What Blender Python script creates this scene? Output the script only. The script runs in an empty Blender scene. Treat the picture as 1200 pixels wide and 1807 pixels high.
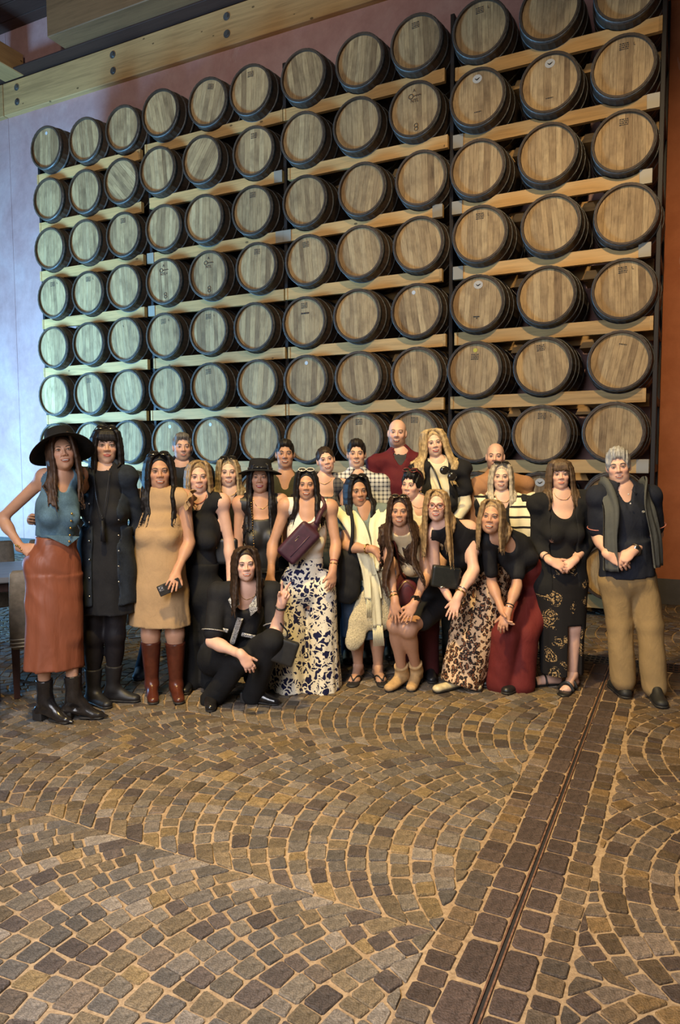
import bpy, math, random
import numpy as np
from mathutils import Vector, Matrix

# ------------------------------------------------------------------ camera
C = bpy.context.scene.collection
SC = bpy.context.scene
F_PX, PITCH, ROLL, YAW, EYE = 1252.0, -0.0736, -0.0049, 0.4567, 1.62
_c, _s, _cr, _sr = math.cos(PITCH), math.sin(PITCH), math.cos(ROLL), math.sin(ROLL)
CM = np.array([[_cr, _sr*_c, -_sr*_s], [-_sr, _cr*_c, -_cr*_s], [0, _s, _c]])
cam = bpy.data.cameras.new('camera')
cam.sensor_fit = 'VERTICAL'; cam.sensor_height = 36.0; cam.lens = F_PX*36.0/1807.0
cam.clip_start = 0.05; cam.clip_end = 100
camo = bpy.data.objects.new('camera', cam); C.objects.link(camo)
_r, _u, _f = [Vector((a[0], a[2], a[1])) for a in CM]
camo.matrix_world = Matrix(((_r.x, _u.x, -_f.x, 0), (_r.y, _u.y, -_f.y, 0), (_r.z, _u.z, -_f.z, EYE), (0, 0, 0, 1)))
SC.camera = camo
# ------------------------------------------------------------------ world, lights, exposure
SC.view_settings.view_transform = 'Standard'; SC.view_settings.look = 'None'
SC.view_settings.gamma = 1.0; SC.view_settings.use_curve_mapping = False
SC.view_settings.exposure = 0.0
world = bpy.data.worlds.new('hall_air'); SC.world = world; world.use_nodes = True
bg = world.node_tree.nodes['Background']
bg.inputs[0].default_value = (0.78, 0.86, 1.0, 1); bg.inputs[1].default_value = 0.025

def lamp(name, kind, loc, target, energy, color, size=1.0, size_y=None, spot=None, blend=1.0, spread=None):
    L = bpy.data.lights.new(name, kind); L.energy = energy; L.color = color
    if kind == 'AREA':
        L.shape = 'RECTANGLE' if size_y else 'SQUARE'; L.size = size
        if size_y: L.size_y = size_y
        if spread: L.spread = spread
    if kind == 'SPOT':
        L.spot_size = spot; L.spot_blend = blend; L.shadow_soft_size = size
    o = bpy.data.objects.new(name, L); C.objects.link(o); o.location = loc
    d = Vector(target) - Vector(loc); o.rotation_euler = d.to_track_quat('-Z', 'Y').to_euler()
    return o
WARM = (1.0, 0.72, 0.28)
lamp('ceiling_and_fill_spot', 'SPOT', (-1.0, 2.2, 6.4), (0.4, 4.2, 0.2), 2050, WARM, 0.15, spot=math.radians(58), blend=1.0)
lamp('ceiling_and_fill_spot', 'SPOT', (0.9, 2.0, 6.8), (2.1, 7.6, 2.0), 1150, (1.0, 0.75, 0.42), 0.15, spot=math.radians(70), blend=1.0)
lamp('ceiling_and_fill_spot', 'SPOT', (-3.4, 3.2, 6.6), (-3.4, 9.6, 6.4), 430, (1.0, 0.88, 0.74), 0.2, spot=math.radians(120), blend=1.0)  # added fill, no known fixture: brightens the wall-top beam and upper wall
lamp('daylight_door', 'AREA', (-7.6, 8.0, 1.4), (-4.9, 10.8, 1.5), 1150, (0.21, 0.56, 1.0), 1.8, 2.4)
lamp('daylight_and_fill_front', 'AREA', (-2.4, -1.8, 2.8), (-0.4, 3.0, 0.5), 180, (0.93, 0.94, 1.0), 2.6, 2.2)
lamp('daylight_and_fill_front', 'AREA', (-1.6, 0.2, 3.6), (-0.7, 2.2, 0.0), 85, (0.96, 0.94, 1.0), 1.6, 1.6, spread=math.radians(110))  # added overhead fill panel, no opening there: lifts mainly the foreground floor

# ------------------------------------------------------------------ geometry helpers
UX = np.array([math.cos(YAW), -math.sin(YAW), 0.0])      # along the barrel wall, to the right
WX = np.array([math.sin(YAW), math.cos(YAW), 0.0])       # into the wall
ZX = np.array([0, 0, 1.0])
def uwz(u, w, z): return UX*u + WX*w + ZX*z
EYEP = np.array([0, 0, EYE])
def ray(px, py):
    l = CM.T @ np.array([(px-600)/F_PX, (903.5-py)/F_PX, 1.0]); return np.array([l[0], l[2], l[1]])
def at(px, py, Y):
    d = ray(px, py); return EYEP + d*(Y/d[1])
def ground(px, py, z=0.0):
    d = ray(px, py); return EYEP + d*((z-EYE)/d[2])
def project(P):
    P = np.asarray(P, float) - EYEP
    q = CM @ np.array([P[..., 0], P[..., 2], P[..., 1]]); return 600+F_PX*q[0]/q[2], 903.5-F_PX*q[1]/q[2], q[2]
def nrm(v): v = np.asarray(v, float); return v/(np.linalg.norm(v)+1e-12)

def srgb(r, g, b):
    f = lambda c: (c/255/12.92) if c/255 <= 0.04045 else ((c/255+0.055)/1.055)**2.4
    return (f(r), f(g), f(b))

def mesh_np(name, V, faces, smooth=True):
    """faces: list of (n,k) int arrays with k corners each."""
    me = bpy.data.meshes.new(name)
    V = np.asarray(V, np.float32)
    me.vertices.add(len(V)); me.vertices.foreach_set('co', V.ravel())
    loops = np.concatenate([f.ravel() for f in faces]).astype(np.int32)
    tot = np.concatenate([np.full(len(f), f.shape[1]) for f in faces]).astype(np.int32)
    st = np.concatenate([[0], np.cumsum(tot)[:-1]]).astype(np.int32)
    me.loops.add(len(loops)); me.loops.foreach_set('vertex_index', loops)
    me.polygons.add(len(tot)); me.polygons.foreach_set('loop_start', st); me.polygons.foreach_set('loop_total', tot)
    me.update(calc_edges=True)
    me.polygons.foreach_set('use_smooth', np.full(len(tot), bool(smooth)))
    me.validate()
    return me
def set_col(me, cols, name='col'):
    a = me.color_attributes.new(name, 'FLOAT_COLOR', 'POINT')
    c = np.ones((len(me.vertices), 4), np.float32); c[:, :3] = cols
    a.data.foreach_set('color', c.ravel())
def link(name, me, mat=None, parent=None, loc=None, kind=None, label=None, cat=None, group=None):
    o = bpy.data.objects.new(name, me); C.objects.link(o)
    if mat is not None and me is not None and not me.materials: me.materials.append(mat)
    if parent is not None: o.parent = parent
    if loc is not None: o.location = loc
    if kind: o['kind'] = kind
    if label: o['label'] = label
    if cat: o['category'] = cat
    if group: o['group'] = group
    return o
def empty(name, loc, label=None, cat=None, group=None, kind=None):
    return link(name, None, loc=[float(a) for a in loc], label=label, cat=cat, group=group, kind=kind)

class MB:
    """collects simple solids; build() makes one mesh object"""
    def __init__(s): s.V, s.F, s.n = [], {}, 0
    def add(s, V, faces):
        V = np.asarray(V, float)
        for f in faces:
            s.F.setdefault(len(f), []).append([i+s.n for i in f])
        s.V.append(V); s.n += len(V); return s
    def addF(s, V, arrs):
        for f in arrs:
            f = np.asarray(f)+s.n; s.F.setdefault(f.shape[1], []).extend(f.tolist())
        s.V.append(np.asarray(V, float)); s.n += len(V); return s
    def box(s, c, half, ax=None, bev=0.0):
        ax = np.eye(3) if ax is None else np.asarray(ax)
        if bev <= 0:
            P = np.array([[x, y, z] for x in (-1, 1) for y in (-1, 1) for z in (-1, 1)])*half
            return s.add(np.asarray(c)+P@ax, [(0, 1, 3, 2), (4, 6, 7, 5), (0, 4, 5, 1), (2, 3, 7, 6), (0, 2, 6, 4), (1, 5, 7, 3)])
        h = np.asarray(half, float); b = min(bev, h.min()*0.9)
        P = []
        for x in (-1, 1):
            for y in (-1, 1):
                for z in (-1, 1):
                    sg = np.array([x, y, z])
                    for k in range(3):
                        q = h-b; q[k] = h[k]; P.append(q*sg)
        idx = lambda x, y, z, k: (((x > 0)*2+(y > 0))*2+(z > 0))*3+k
        Fs = []
        for k in range(3):
            a, bb = (k+1) % 3, (k+2) % 3
            for sg in (-1, 1):
                r = []
                for (p, q) in ((-1, -1), (1, -1), (1, 1), (-1, 1)):
                    t = [0, 0, 0]; t[k] = sg; t[a] = p; t[bb] = q; r.append(idx(*t, k))
                Fs.append(r if sg > 0 else r[::-1])
            for p in (-1, 1):
                for q in (-1, 1):
                    r = []
                    for (e, f) in ((-1, a), (1, a), (1, bb), (-1, bb)):
                        t = [0, 0, 0]; t[k] = e; t[a] = p; t[bb] = q; r.append(idx(*t, f))
                    Fs.append(r if p*q > 0 else r[::-1])
        for x in (-1, 1):
            for y in (-1, 1):
                for z in (-1, 1):
                    r = [idx(x, y, z, k) for k in range(3)]; Fs.append(r if x*y*z > 0 else r[::-1])
        return s.add(np.asarray(c)+np.array(P)@ax, Fs)
    def tube(s, pts, rad, n=8, close=True, flat=None):
        V, Fq, caps = tube_np(pts, rad, n, flat)
        s.addF(V, [Fq] + (caps if close else [])); return s
    def ball(s, c, r, ax=None, nu=10, nv=7):
        V, fs = ball_np(c, r, ax, nu, nv); s.addF(V, fs); return s
    def lathe(s, prof, c, ax, n=24):
        """prof: list of (r, t) along axis ax[2]"""
        ax = np.asarray(ax); th = np.arange(n)*2*math.pi/n
        V = np.concatenate([np.asarray(c)+r*(np.cos(th)[:, None]*ax[0]+np.sin(th)[:, None]*ax[1])+t*ax[2] for r, t in prof])
        m = len(prof); q = []
        for i in range(m-1):
            for j in range(n):
                k = (j+1) % n; q.append((i*n+j, i*n+k, (i+1)*n+k, (i+1)*n+j))
        s.addF(V, [np.array(q)]); return s
    def mesh(s, name, smooth=True):
        return mesh_np(name, np.concatenate(s.V), [np.array(v) for v in s.F.values()], smooth)
    def build(s, name, mat, parent=None, smooth=False, off=None, **kw):
        if off is not None: s.V = [v-np.asarray(off) for v in s.V]
        return link(name, s.mesh(name, smooth), mat, parent, **kw)
def frame_of(d, hint=None):
    d = nrm(d); h = np.array([0, 0, 1.0]) if hint is None else np.asarray(hint, float)
    if abs(d@nrm(h)) > 0.95: h = np.array([1.0, 0, 0])
    a = nrm(np.cross(h, d)); b = np.cross(d, a); return a, b, d
def tube_np(pts, rad, n=8, flat=None):
    P = np.asarray(pts, float); m = len(P)
    R = np.full(m, rad, float) if np.isscalar(rad) else np.asarray(rad, float)
    T = np.gradient(P, axis=0); T /= (np.linalg.norm(T, axis=1)[:, None]+1e-9)
    a, b, _ = frame_of(T[0], flat); V = []
    th = np.arange(n)*2*math.pi/n; co, si = np.cos(th)[:, None], np.sin(th)[:, None]
    fl = 1.0
    for i in range(m):
        if i:
            a = nrm(a-(a@T[i])*T[i]); b = np.cross(T[i], a)
        V.append(P[i]+R[i]*(co*a+si*b*(0.3 if flat is not None else 1.0)))
    V = np.concatenate(V)
    i, j = np.meshgrid(np.arange(m-1), np.arange(n), indexing='ij'); k = (j+1) % n
    q = np.stack([i*n+j, i*n+k, (i+1)*n+k, (i+1)*n+j], -1).reshape(-1, 4)
    return V, q, [np.arange(n)[::-1][None], (np.arange(n)+(m-1)*n)[None]]
def ball_np(c, r, ax=None, nu=10, nv=7):
    ax = np.eye(3) if ax is None else np.asarray(ax)
    r = np.asarray([r]*3 if np.isscalar(r) else r, float)
    V = [[0, 0, 1.0]]
    for i in range(1, nv):
        t = math.pi*i/nv
        for j in range(nu):
            p = 2*math.pi*j/nu; V.append([math.sin(t)*math.cos(p), math.sin(t)*math.sin(p), math.cos(t)])
    V.append([0, 0, -1.0]); V = np.array(V)*r
    tri, q = [], []
    for j in range(nu):
        k = (j+1) % nu
        tri.append((0, 1+j, 1+k)); b = 1+(nv-2)*nu; tri.append((b+j, len(V)-1, b+k))
        for i in range(nv-2): q.append((1+i*nu+j, 1+(i+1)*nu+j, 1+(i+1)*nu+k, 1+i*nu+k))
    return np.asarray(c)+V@ax, [np.array(tri), np.array(q)]
def spline(pts, n):
    P = np.asarray(pts, float); P = np.vstack([2*P[0]-P[1], P, 2*P[-1]-P[-2]])
    m = len(P)-3; out = []
    for t in np.linspace(0, m-1e-6, n):
        i = int(t); f = t-i; p0, p1, p2, p3 = P[i:i+4]
        out.append(0.5*(2*p1+(p2-p0)*f+(2*p0-5*p1+4*p2-p3)*f*f+(3*p1-p0-3*p2+p3)*f**3))
    return np.array(out)

# ------------------------------------------------------------------ materials
class NT:
    def __init__(s, name, rough=0.6, metal=0.0, spec=0.5):
        s.m = bpy.data.materials.new(name); s.m.use_nodes = True; s.t = s.m.node_tree
        s.b = s.t.nodes['Principled BSDF']; s.b.inputs['Roughness'].default_value = rough
        s.b.inputs['Metallic'].default_value = metal; s.b.inputs['Specular IOR Level'].default_value = spec
    def n(s, typ, **kw):
        nd = s.t.nodes.new(typ)
        for k, v in kw.items():
            if hasattr(nd, k) and not k[0].isupper(): setattr(nd, k, v)
            else: nd.inputs[k.replace('_', ' ')].default_value = v
        return nd
    def l(s, a, b): s.t.links.new(a, b)
    def coord(s, kind='Object', scale=(1, 1, 1), rot=(0, 0, 0)):
        tc = s.n('ShaderNodeTexCoord'); mp = s.n('ShaderNodeMapping')
        mp.inputs['Scale'].default_value = scale; mp.inputs['Rotation'].default_value = rot
        s.l(tc.outputs[kind], mp.inputs['Vector']); return mp.outputs[0]
    def noise(s, vec, scale, detail=3, rough=0.55, dist=0.0):
        nd = s.n('ShaderNodeTexNoise'); nd.inputs['Scale'].default_value = scale; nd.inputs['Detail'].default_value = detail
        nd.inputs['Roughness'].default_value = rough; nd.inputs['Distortion'].default_value = dist
        if vec is not None: s.l(vec, nd.inputs['Vector'])
        return nd.outputs['Fac']
    def ramp(s, fac, stops, interp='LINEAR'):
        r = s.n('ShaderNodeValToRGB'); cr = r.color_ramp; cr.interpolation = interp
        while len(cr.elements) < len(stops): cr.elements.new(0.5)
        for e, (p, c) in zip(cr.elements, stops): e.position = p; e.color = (*c, 1) if len(c) == 3 else c
        s.l(fac, r.inputs[0]); return r.outputs[0]
    def mix(s, fac, a, b, mode='MIX'):
        m = s.n('ShaderNodeMix', data_type='RGBA', blend_type=mode)
        for i, v in ((0, fac), (6, a), (7, b)):
            if hasattr(v, 'links'): s.l(v, m.inputs[i])
            elif i == 0: m.inputs[0].default_value = v
            else: m.inputs[i].default_value = (*v, 1)
        return m.outputs[2]
    def math(s, op, a, b=0.0):
        m = s.n('ShaderNodeMath', operation=op)
        for i, v in ((0, a), (1, b)):
            if hasattr(v, 'links'): s.l(v, m.inputs[i])
            else: m.inputs[i].default_value = v
        return m.outputs[0]
    def color(s, c):
        if hasattr(c, 'links'): s.l(c, s.b.inputs['Base Color'])
        else: s.b.inputs['Base Color'].default_value = (*c, 1)
        return s
    def bump(s, h, strength=0.3, dist=0.01):
        b = s.n('ShaderNodeBump'); b.inputs['Strength'].default_value = strength; b.inputs['Distance'].default_value = dist
        s.l(h, b.inputs['Height']); s.l(b.outputs[0], s.b.inputs['Normal']); return s
MATS = {}
def cached(fn):
    def g(*a):
        k = (fn.__name__, a)
        if k not in MATS: MATS[k] = fn(*a)
        return MATS[k]
    return g
def sc(c, k): return tuple(min(1, x*k) for x in c)
@cached
def m_plain(c, rough=0.6, metal=0.0):
    return NT('plain', rough, metal).color(c).m
@cached
def m_fabric(c, rough=0.85, var=0.25, scale=220.0):
    t = NT('fabric', rough, spec=0.25); v = t.coord()
    f = t.noise(v, 9, 4); g = t.noise(v, scale, 2)
    t.color(t.ramp(t.math('ADD', t.math('MULTIPLY', f, 0.6), t.math('MULTIPLY', g, 0.4)), [(0.3, sc(c, 1-var)), (0.7, sc(c, 1+var))]))
    wr = t.noise(t.coord(scale=(1, 1, 0.6)), 10, 3, 0.55, 0.5); t.bump(t.math('ADD', t.math('MULTIPLY', g, 0.04), wr), 0.45, 0.020); return t.m
@cached
def m_satin(c):
    t = NT('satin', 0.46, spec=0.35); v = t.coord(scale=(1, 1, 0.35))
    f = t.noise(v, 7, 4); t.color(t.ramp(f, [(0.3, sc(c, 0.85)), (0.7, sc(c, 1.15))])); t.bump(t.noise(v, 9, 3, 0.5, 0.4), 0.5, 0.03); return t.m
@cached
def m_leather(c, rough=0.35):
    t = NT('leather', rough); v = t.coord(); f = t.noise(v, 30, 4)
    t.color(t.ramp(f, [(0.3, sc(c, 0.75)), (0.7, sc(c, 1.2))])); t.bump(t.noise(v, 160, 3), 0.15, 0.002); return t.m
@cached
def m_denim(c):
    t = NT('denim', 0.85, spec=0.2); v = t.coord(); f = t.noise(v, 11, 5, 0.65); g = t.noise(t.coord(scale=(1, 1, 0.2)), 420, 2)
    t.color(t.ramp(t.math('ADD', t.math('MULTIPLY', f, 0.65), t.math('MULTIPLY', g, 0.35)), [(0.33, sc(c, 0.6)), (0.5, c), (0.68, sc(c, 1.5))])); t.bump(g, 0.25, 0.002); return t.m
@cached
def m_skin():
    t = NT('skin', 0.48, spec=0.4); a = t.n('ShaderNodeVertexColor', layer_name='col')
    f = t.noise(t.coord(), 45, 3)
    t.color(t.mix(0.25, a.outputs[0], t.ramp(f, [(0.3, (0.8, 0.75, 0.72)), (0.7, (1, 1, 1))]), 'MULTIPLY'))
    t.b.inputs['Subsurface Weight'].default_value = 0.0; return t.m
@cached
def m_hair(c, rough=0.42):
    t = NT('hair', 0.5, spec=0.28); v = t.coord(scale=(1, 1, 0.18)); f = t.noise(v, 130, 3); g = t.noise(t.coord(), 18, 2)
    t.color(t.ramp(t.math('ADD', t.math('MULTIPLY', f, 0.7), t.math('MULTIPLY', g, 0.3)), [(0.33, sc(c, 0.4)), (0.5, c), (0.68, sc(c, 1.7))]))
    t.bump(f, 0.55, 0.004); return t.m
@cached
def m_plaid(base, line):
    t = NT('plaid', 0.85, spec=0.2); tc = t.n('ShaderNodeTexCoord'); sp = t.n('ShaderNodeSeparateXYZ'); t.l(tc.outputs['Object'], sp.inputs[0])
    fx = t.math('LESS_THAN', t.math('FRACT', t.math('MULTIPLY', t.math('ADD', sp.outputs[0], 10), 30)), 0.34)
    fz = t.math('LESS_THAN', t.math('FRACT', t.math('MULTIPLY', t.math('ADD', sp.outputs[2], 10), 30)), 0.34)
    t.color(t.mix(t.math('MULTIPLY', t.math('ADD', fx, fz), 0.5), base, line)); return t.m
@cached
def m_leopard():
    t = NT('leopard', 0.7, spec=0.3); v = t.coord(scale=(1, 1, 0.85)); nz = t.n('ShaderNodeTexNoise'); nz.inputs['Scale'].default_value = 28; t.l(v, nz.inputs['Vector'])
    vv = t.mix(0.045, v, nz.outputs['Color'], 'ADD')
    vo = t.n('ShaderNodeTexVoronoi'); vo.inputs['Scale'].default_value = 40; t.l(vv, vo.inputs['Vector'])
    d = t.math('ADD', vo.outputs['Distance'], t.math('MULTIPLY', t.math('SUBTRACT', t.noise(v, 70, 2), 0.5), 0.35))
    t.color(t.ramp(d, [(0.0, srgb(128, 82, 52)), (0.28, srgb(120, 76, 50)), (0.32, srgb(28, 18, 16)), (0.52, srgb(30, 20, 17)), (0.56, srgb(205, 172, 138)), (1, srgb(214, 182, 148))])); return t.m
@cached
def m_floral():
    t = NT('floral', 0.8, spec=0.25); v = t.coord(); nz = t.n('ShaderNodeTexNoise'); nz.inputs['Scale'].default_value = 16; nz.inputs['Detail'].default_value = 1; t.l(v, nz.inputs['Vector'])
    vv = t.mix(0.11, v, nz.outputs['Color'], 'ADD')
    vo = t.n('ShaderNodeTexVoronoi', feature='DISTANCE_TO_EDGE'); vo.inputs['Scale'].default_value = 19; t.l(vv, vo.inputs['Vector'])
    a = t.math('GREATER_THAN', vo.outputs['Distance'], 0.105)
    b = t.math('GREATER_THAN', t.noise(v, 21, 2), 0.46)
    t.color(t.mix(t.math('MULTIPLY', a, b), srgb(232, 222, 200), srgb(28, 30, 66))); return t.m
@cached
def m_stripe(base, line, freq, width, axis):
    t = NT('stripe', 0.85, spec=0.2); tc = t.n('ShaderNodeTexCoord'); sp = t.n('ShaderNodeSeparateXYZ'); t.l(tc.outputs['Object'], sp.inputs[0])
    f = t.math('LESS_THAN', t.math('FRACT', t.math('MULTIPLY', t.math('ADD', sp.outputs[axis], 10), freq)), width)
    t.color(t.mix(f, base, line)); return t.m
def NZ(t, v, sc_):
    n = t.n('ShaderNodeTexNoise'); n.inputs['Scale'].default_value = sc_; t.l(v, n.inputs['Vector']); return n.outputs['Color']
@cached
def m_paisley():
    t = NT('paisley', 0.8, spec=0.2); v = t.coord(); vo = t.n('ShaderNodeTexVoronoi'); vo.inputs['Scale'].default_value = 9; t.l(t.mix(0.10, v, NZ(t, v, 9), 'ADD'), vo.inputs['Vector'])
    rings = t.math('SINE', t.math('MULTIPLY', t.math('ADD', vo.outputs['Distance'], t.math('MULTIPLY', t.noise(v, 40, 2), 0.25)), 40))
    near = t.math('LESS_THAN', vo.outputs['Distance'], 0.5)
    fine = t.math('GREATER_THAN', t.noise(v, 110, 2), 0.48)
    f = t.math('MULTIPLY', t.math('MULTIPLY', t.math('GREATER_THAN', rings, 0.0), near), fine)
    t.color(t.mix(f, (0.012, 0.011, 0.012), srgb(168, 140, 98))); return t.m
@cached
def m_sequin():
    t = NT('sequin_trim', 0.4); f = t.noise(t.coord(), 260, 1); t.color(t.ramp(f, [(0.42, (0.02, 0.02, 0.02)), (0.55, (0.7, 0.68, 0.64))])); return t.m
@cached
def m_fleece(c):
    t = NT('fleece', 0.95, spec=0.1); v = t.coord(); f = t.noise(v, 120, 3, 0.7); t.color(t.ramp(f, [(0.35, sc(c, 0.65)), (0.65, sc(c, 1.15))])); t.bump(f, 0.9, 0.01); return t.m
@cached
def m_wood(c, rough=0.6, along=2, scale=9.0, knots=True, rnd=0.25):
    t = NT('wood', rough, spec=0.3); s = [1, 1, 1]; s[along] = 0.06
    oi = t.n('ShaderNodeObjectInfo'); tc = t.n('ShaderNodeTexCoord'); ad = t.n('ShaderNodeVectorMath', operation='ADD')
    t.l(tc.outputs['Object'], ad.inputs[0]); mu = t.n('ShaderNodeVectorMath', operation='SCALE'); cb = t.n('ShaderNodeCombineXYZ')
    for i in range(3): t.l(oi.outputs['Random'], cb.inputs[i])
    t.l(cb.outputs[0], mu.inputs[0]); mu.inputs['Scale'].default_value = 37.0; t.l(mu.outputs[0], ad.inputs[1])
    mp = t.n('ShaderNodeMapping'); mp.inputs['Scale'].default_value = s; t.l(ad.outputs[0], mp.inputs[0])
    f = t.noise(mp.outputs[0], scale*6, 5, 0.65, 0.6); g = t.noise(mp.outputs[0], scale, 2)
    col = t.ramp(t.math('ADD', t.math('MULTIPLY', f, 0.6), t.math('MULTIPLY', g, 0.4)), [(0.3, sc(c, 0.62)), (0.5, c), (0.7, sc(c, 1.25))])
    if knots:
        vo = t.n('ShaderNodeTexVoronoi'); vo.inputs['Scale'].default_value = 5.5; mk = t.n('ShaderNodeMapping'); sk = [1, 1, 1]; sk[along] = 0.55; mk.inputs['Scale'].default_value = sk
        t.l(ad.outputs[0], mk.inputs[0]); t.l(mk.outputs[0], vo.inputs['Vector'])
        col = t.mix(t.math('LESS_THAN', vo.outputs['Distance'], 0.075), col, sc(c, 0.33))
    col = t.mix(1.0, col, t.ramp(oi.outputs['Random'], [(0, (1-rnd,)*3), (1, (1+rnd*0.4,)*3)]), 'MULTIPLY')
    t.color(col); t.bump(f, 0.2, 0.004); return t.m
# ------------------------------------------------------------------ structure: walls, ceiling
AX = np.array([UX, WX, ZX])                       # local axes along wall / into wall / up
rng = random.Random(7); nrng = np.random.default_rng(7)
WALL_W = 8.60
def m_plaster(name, c1, c2, c3):
    t = NT(name, 0.92, spec=0.15); v = t.coord(); f = t.noise(v, 0.9, 6, 0.65, 0.8); g = t.noise(v, 7, 5, 0.7); s = t.noise(t.coord(scale=(1, 1, 0.25)), 1.6, 5, 0.7, 1.0)
    col = t.ramp(f, [(0.3, c1), (0.5, c2), (0.72, c3)])
    col = t.mix(0.55, col, t.ramp(g, [(0.3, (0.72, 0.70, 0.70)), (0.7, (1, 1, 1))]), 'MULTIPLY')
    col = t.mix(t.math('MULTIPLY', t.math('GREATER_THAN', s, 0.66), 0.10), col, (0.75, 0.68, 0.66))
    t.color(col); t.bump(g, 0.25, 0.01); return t.m
M_WALL = m_plaster('aged_pink_plaster', (0.48, 0.265, 0.245), (0.56, 0.335, 0.31), (0.62, 0.41, 0.385))
M_TERRA = m_plaster('terracotta_plaster', (0.40, 0.125, 0.05), (0.46, 0.155, 0.065), (0.50, 0.18, 0.08))
M_BASE = m_plaster('grey_plinth_paint', (0.09, 0.082, 0.078), (0.11, 0.10, 0.094), (0.14, 0.13, 0.12))
M_DARKWOOD = m_wood(srgb(74, 52, 44), 0.6, 0, 5, False)
M_GLULAM = m_wood(srgb(190, 150, 98), 0.6, 0, 4, True)
def structure(name, mb, mat, parent=None, smooth=False, **kw):
    return mb.build(name, mat, parent, smooth, kind='structure', **kw)
def block(u0, u1, w0, w1, z0, z1, bev=0.0):
    return MB().box(uwz((u0+u1)/2, (w0+w1)/2, (z0+z1)/2), ((u1-u0)/2, (w1-w0)/2, (z1-z0)/2), AX, bev)
def obj_uw(name, u, w, z, half, mat, parent, bev=0.0, **kw):
    """box with its own local frame along the wall, so that wood grain follows it"""
    o = link(name, MB().box((0, 0, 0), half, None, bev).mesh(name, False), mat, parent, **kw)
    o.location = uwz(u, w, z); o.rotation_euler = (0, 0, -YAW); return o
wall = structure('wall_back', block(-10.35, -0.40, WALL_W, WALL_W+0.3, 0, 8.9), M_WALL)
structure('wall_left', block(-16, -10.356, WALL_W, WALL_W+0.3, 0, 8.9), M_WALL)
structure('wall_right', block(-0.40, 6.0, WALL_W-0.006, WALL_W+0.3, 0, 8.9), M_TERRA)
structure('baseboard_back', block(-16, -0.40, WALL_W-0.012, WALL_W+0.02, 0, 0.285), M_BASE)
structure('baseboard_right', block(-0.40, 6.0, WALL_W-0.018, WALL_W+0.02, 0, 0.285), M_BASE)
# wall-top glulam beam in two lengths with paired bolts
for nm, u0, u1 in (('trim_1', -10.345, 3.0), ('trim_2', -16.0, -10.36)):
    b = obj_uw(nm, (u0+u1)/2, WALL_W-0.02, 7.575, ((u1-u0)/2, 0.07, 0.255), M_GLULAM, None, 0.008, kind='structure')
    b['label'] = 'pale glued timber beam along the top of the wall'
    us = [-10.02, -7.95, -5.88, -3.8] if nm == 'trim_1' else [-12.2]
    for uu in us:
        for dz in (-0.10, 0.13):
            mb = MB(); mb.lathe([(0.0, 0.0), (0.03, 0.0), (0.03, 0.018), (0.055, 0.018), (0.055, 0.022), (0.0, 0.022)][::-1], (0, 0, 0), np.array([[1, 0, 0], [0, 0, 1], [0, 1, 0]]), 12)
            o = link('bolt', mb.mesh('bolt', False), m_plain((0.25, 0.24, 0.23), 0.4, 0.8), b); o.location = (uu-(u0+u1)/2, -0.095, dz)
# ceiling: dark boards, a purlin parallel to the wall, a rafter running out from it
obj_uw('ceiling_soffit', -5, 8.42, 7.86, (11.0, 0.13, 0.012), M_DARKWOOD, None, 0.003, kind='structure')
ceil = empty('ceiling', uwz(-5, 5, 8.7), kind='structure')
ceil.rotation_euler = (0, 0, -YAW)
for k in range(24):
    w = 8.55-0.31*k
    link('plank', MB().box((0, w-5, rng.uniform(0, .012)), (11, 0.15, 0.02), None, 0.006).mesh('plank', False), M_DARKWOOD, ceil)
obj_uw('beam_purlin', -1.2, 8.13, 8.15, (7.5, 0.17, 0.28), m_wood(srgb(140, 104, 70), 0.6, 0, 4, True), None, 0.01, kind='structure', label='timber purlin parallel to the wall under the roof')
rf = obj_uw('beam_rafter', -10.05, 5.2, 8.0, (0.22, 3.3, 0.165), m_wood(srgb(190, 150, 98), 0.6, 1, 4, True), None, 0.01, kind='structure', label='timber rafter running out from the wall at upper left')
# ------------------------------------------------------------------ floor: mortar bed, fan-laid cobbles, channel, drain
def m_stone():
    t = NT('cobble_stone', 0.62, spec=0.4); a = t.n('ShaderNodeVertexColor', layer_name='col'); v = t.coord()
    f = t.noise(v, 38, 6, 0.7, 0.4); g = t.noise(v, 150, 3, 0.6)
    m = t.ramp(t.math('ADD', t.math('MULTIPLY', f, 0.55), t.math('MULTIPLY', g, 0.45)), [(0.32, (0.45, 0.45, 0.45)), (0.5, (0.95, 0.95, 0.95)), (0.66, (1.7, 1.65, 1.58))])
    t.color(t.mix(1.0, a.outputs[0], m, 'MULTIPLY'))
    rr = t.n('ShaderNodeMapRange'); t.l(f, rr.inputs[0]); rr.inputs[3].default_value = 0.42; rr.inputs[4].default_value = 0.78; t.l(rr.outputs[0], t.b.inputs['Roughness'])
    t.bump(t.math('ADD', f, t.math('MULTIPLY', g, 0.7)), 0.9, 0.010); return t.m
def m_mortar():
    t = NT('sand_mortar', 0.95, spec=0.15); v = t.coord(); f = t.noise(v, 60, 5, 0.7); g = t.noise(v, 1.3, 3)
    t.color(t.mix(0.5, t.ramp(f, [(0.3, srgb(140, 116, 88)), (0.7, srgb(192, 164, 128))]), t.ramp(g, [(0.35, (0.66, 0.60, 0.55)), (0.65, (1, 1, 1))]), 'MULTIPLY')); t.bump(f, 0.6, 0.006); return t.m
M_STONE, M_MORTAR = m_stone(), m_mortar()
PAL = [srgb(116, 105, 90), srgb(124, 107, 82), srgb(103, 95, 86), srgb(140, 117, 80), srgb(92, 80, 72), srgb(114, 99, 84), srgb(136, 124, 110), srgb(108, 93, 72)]
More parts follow.
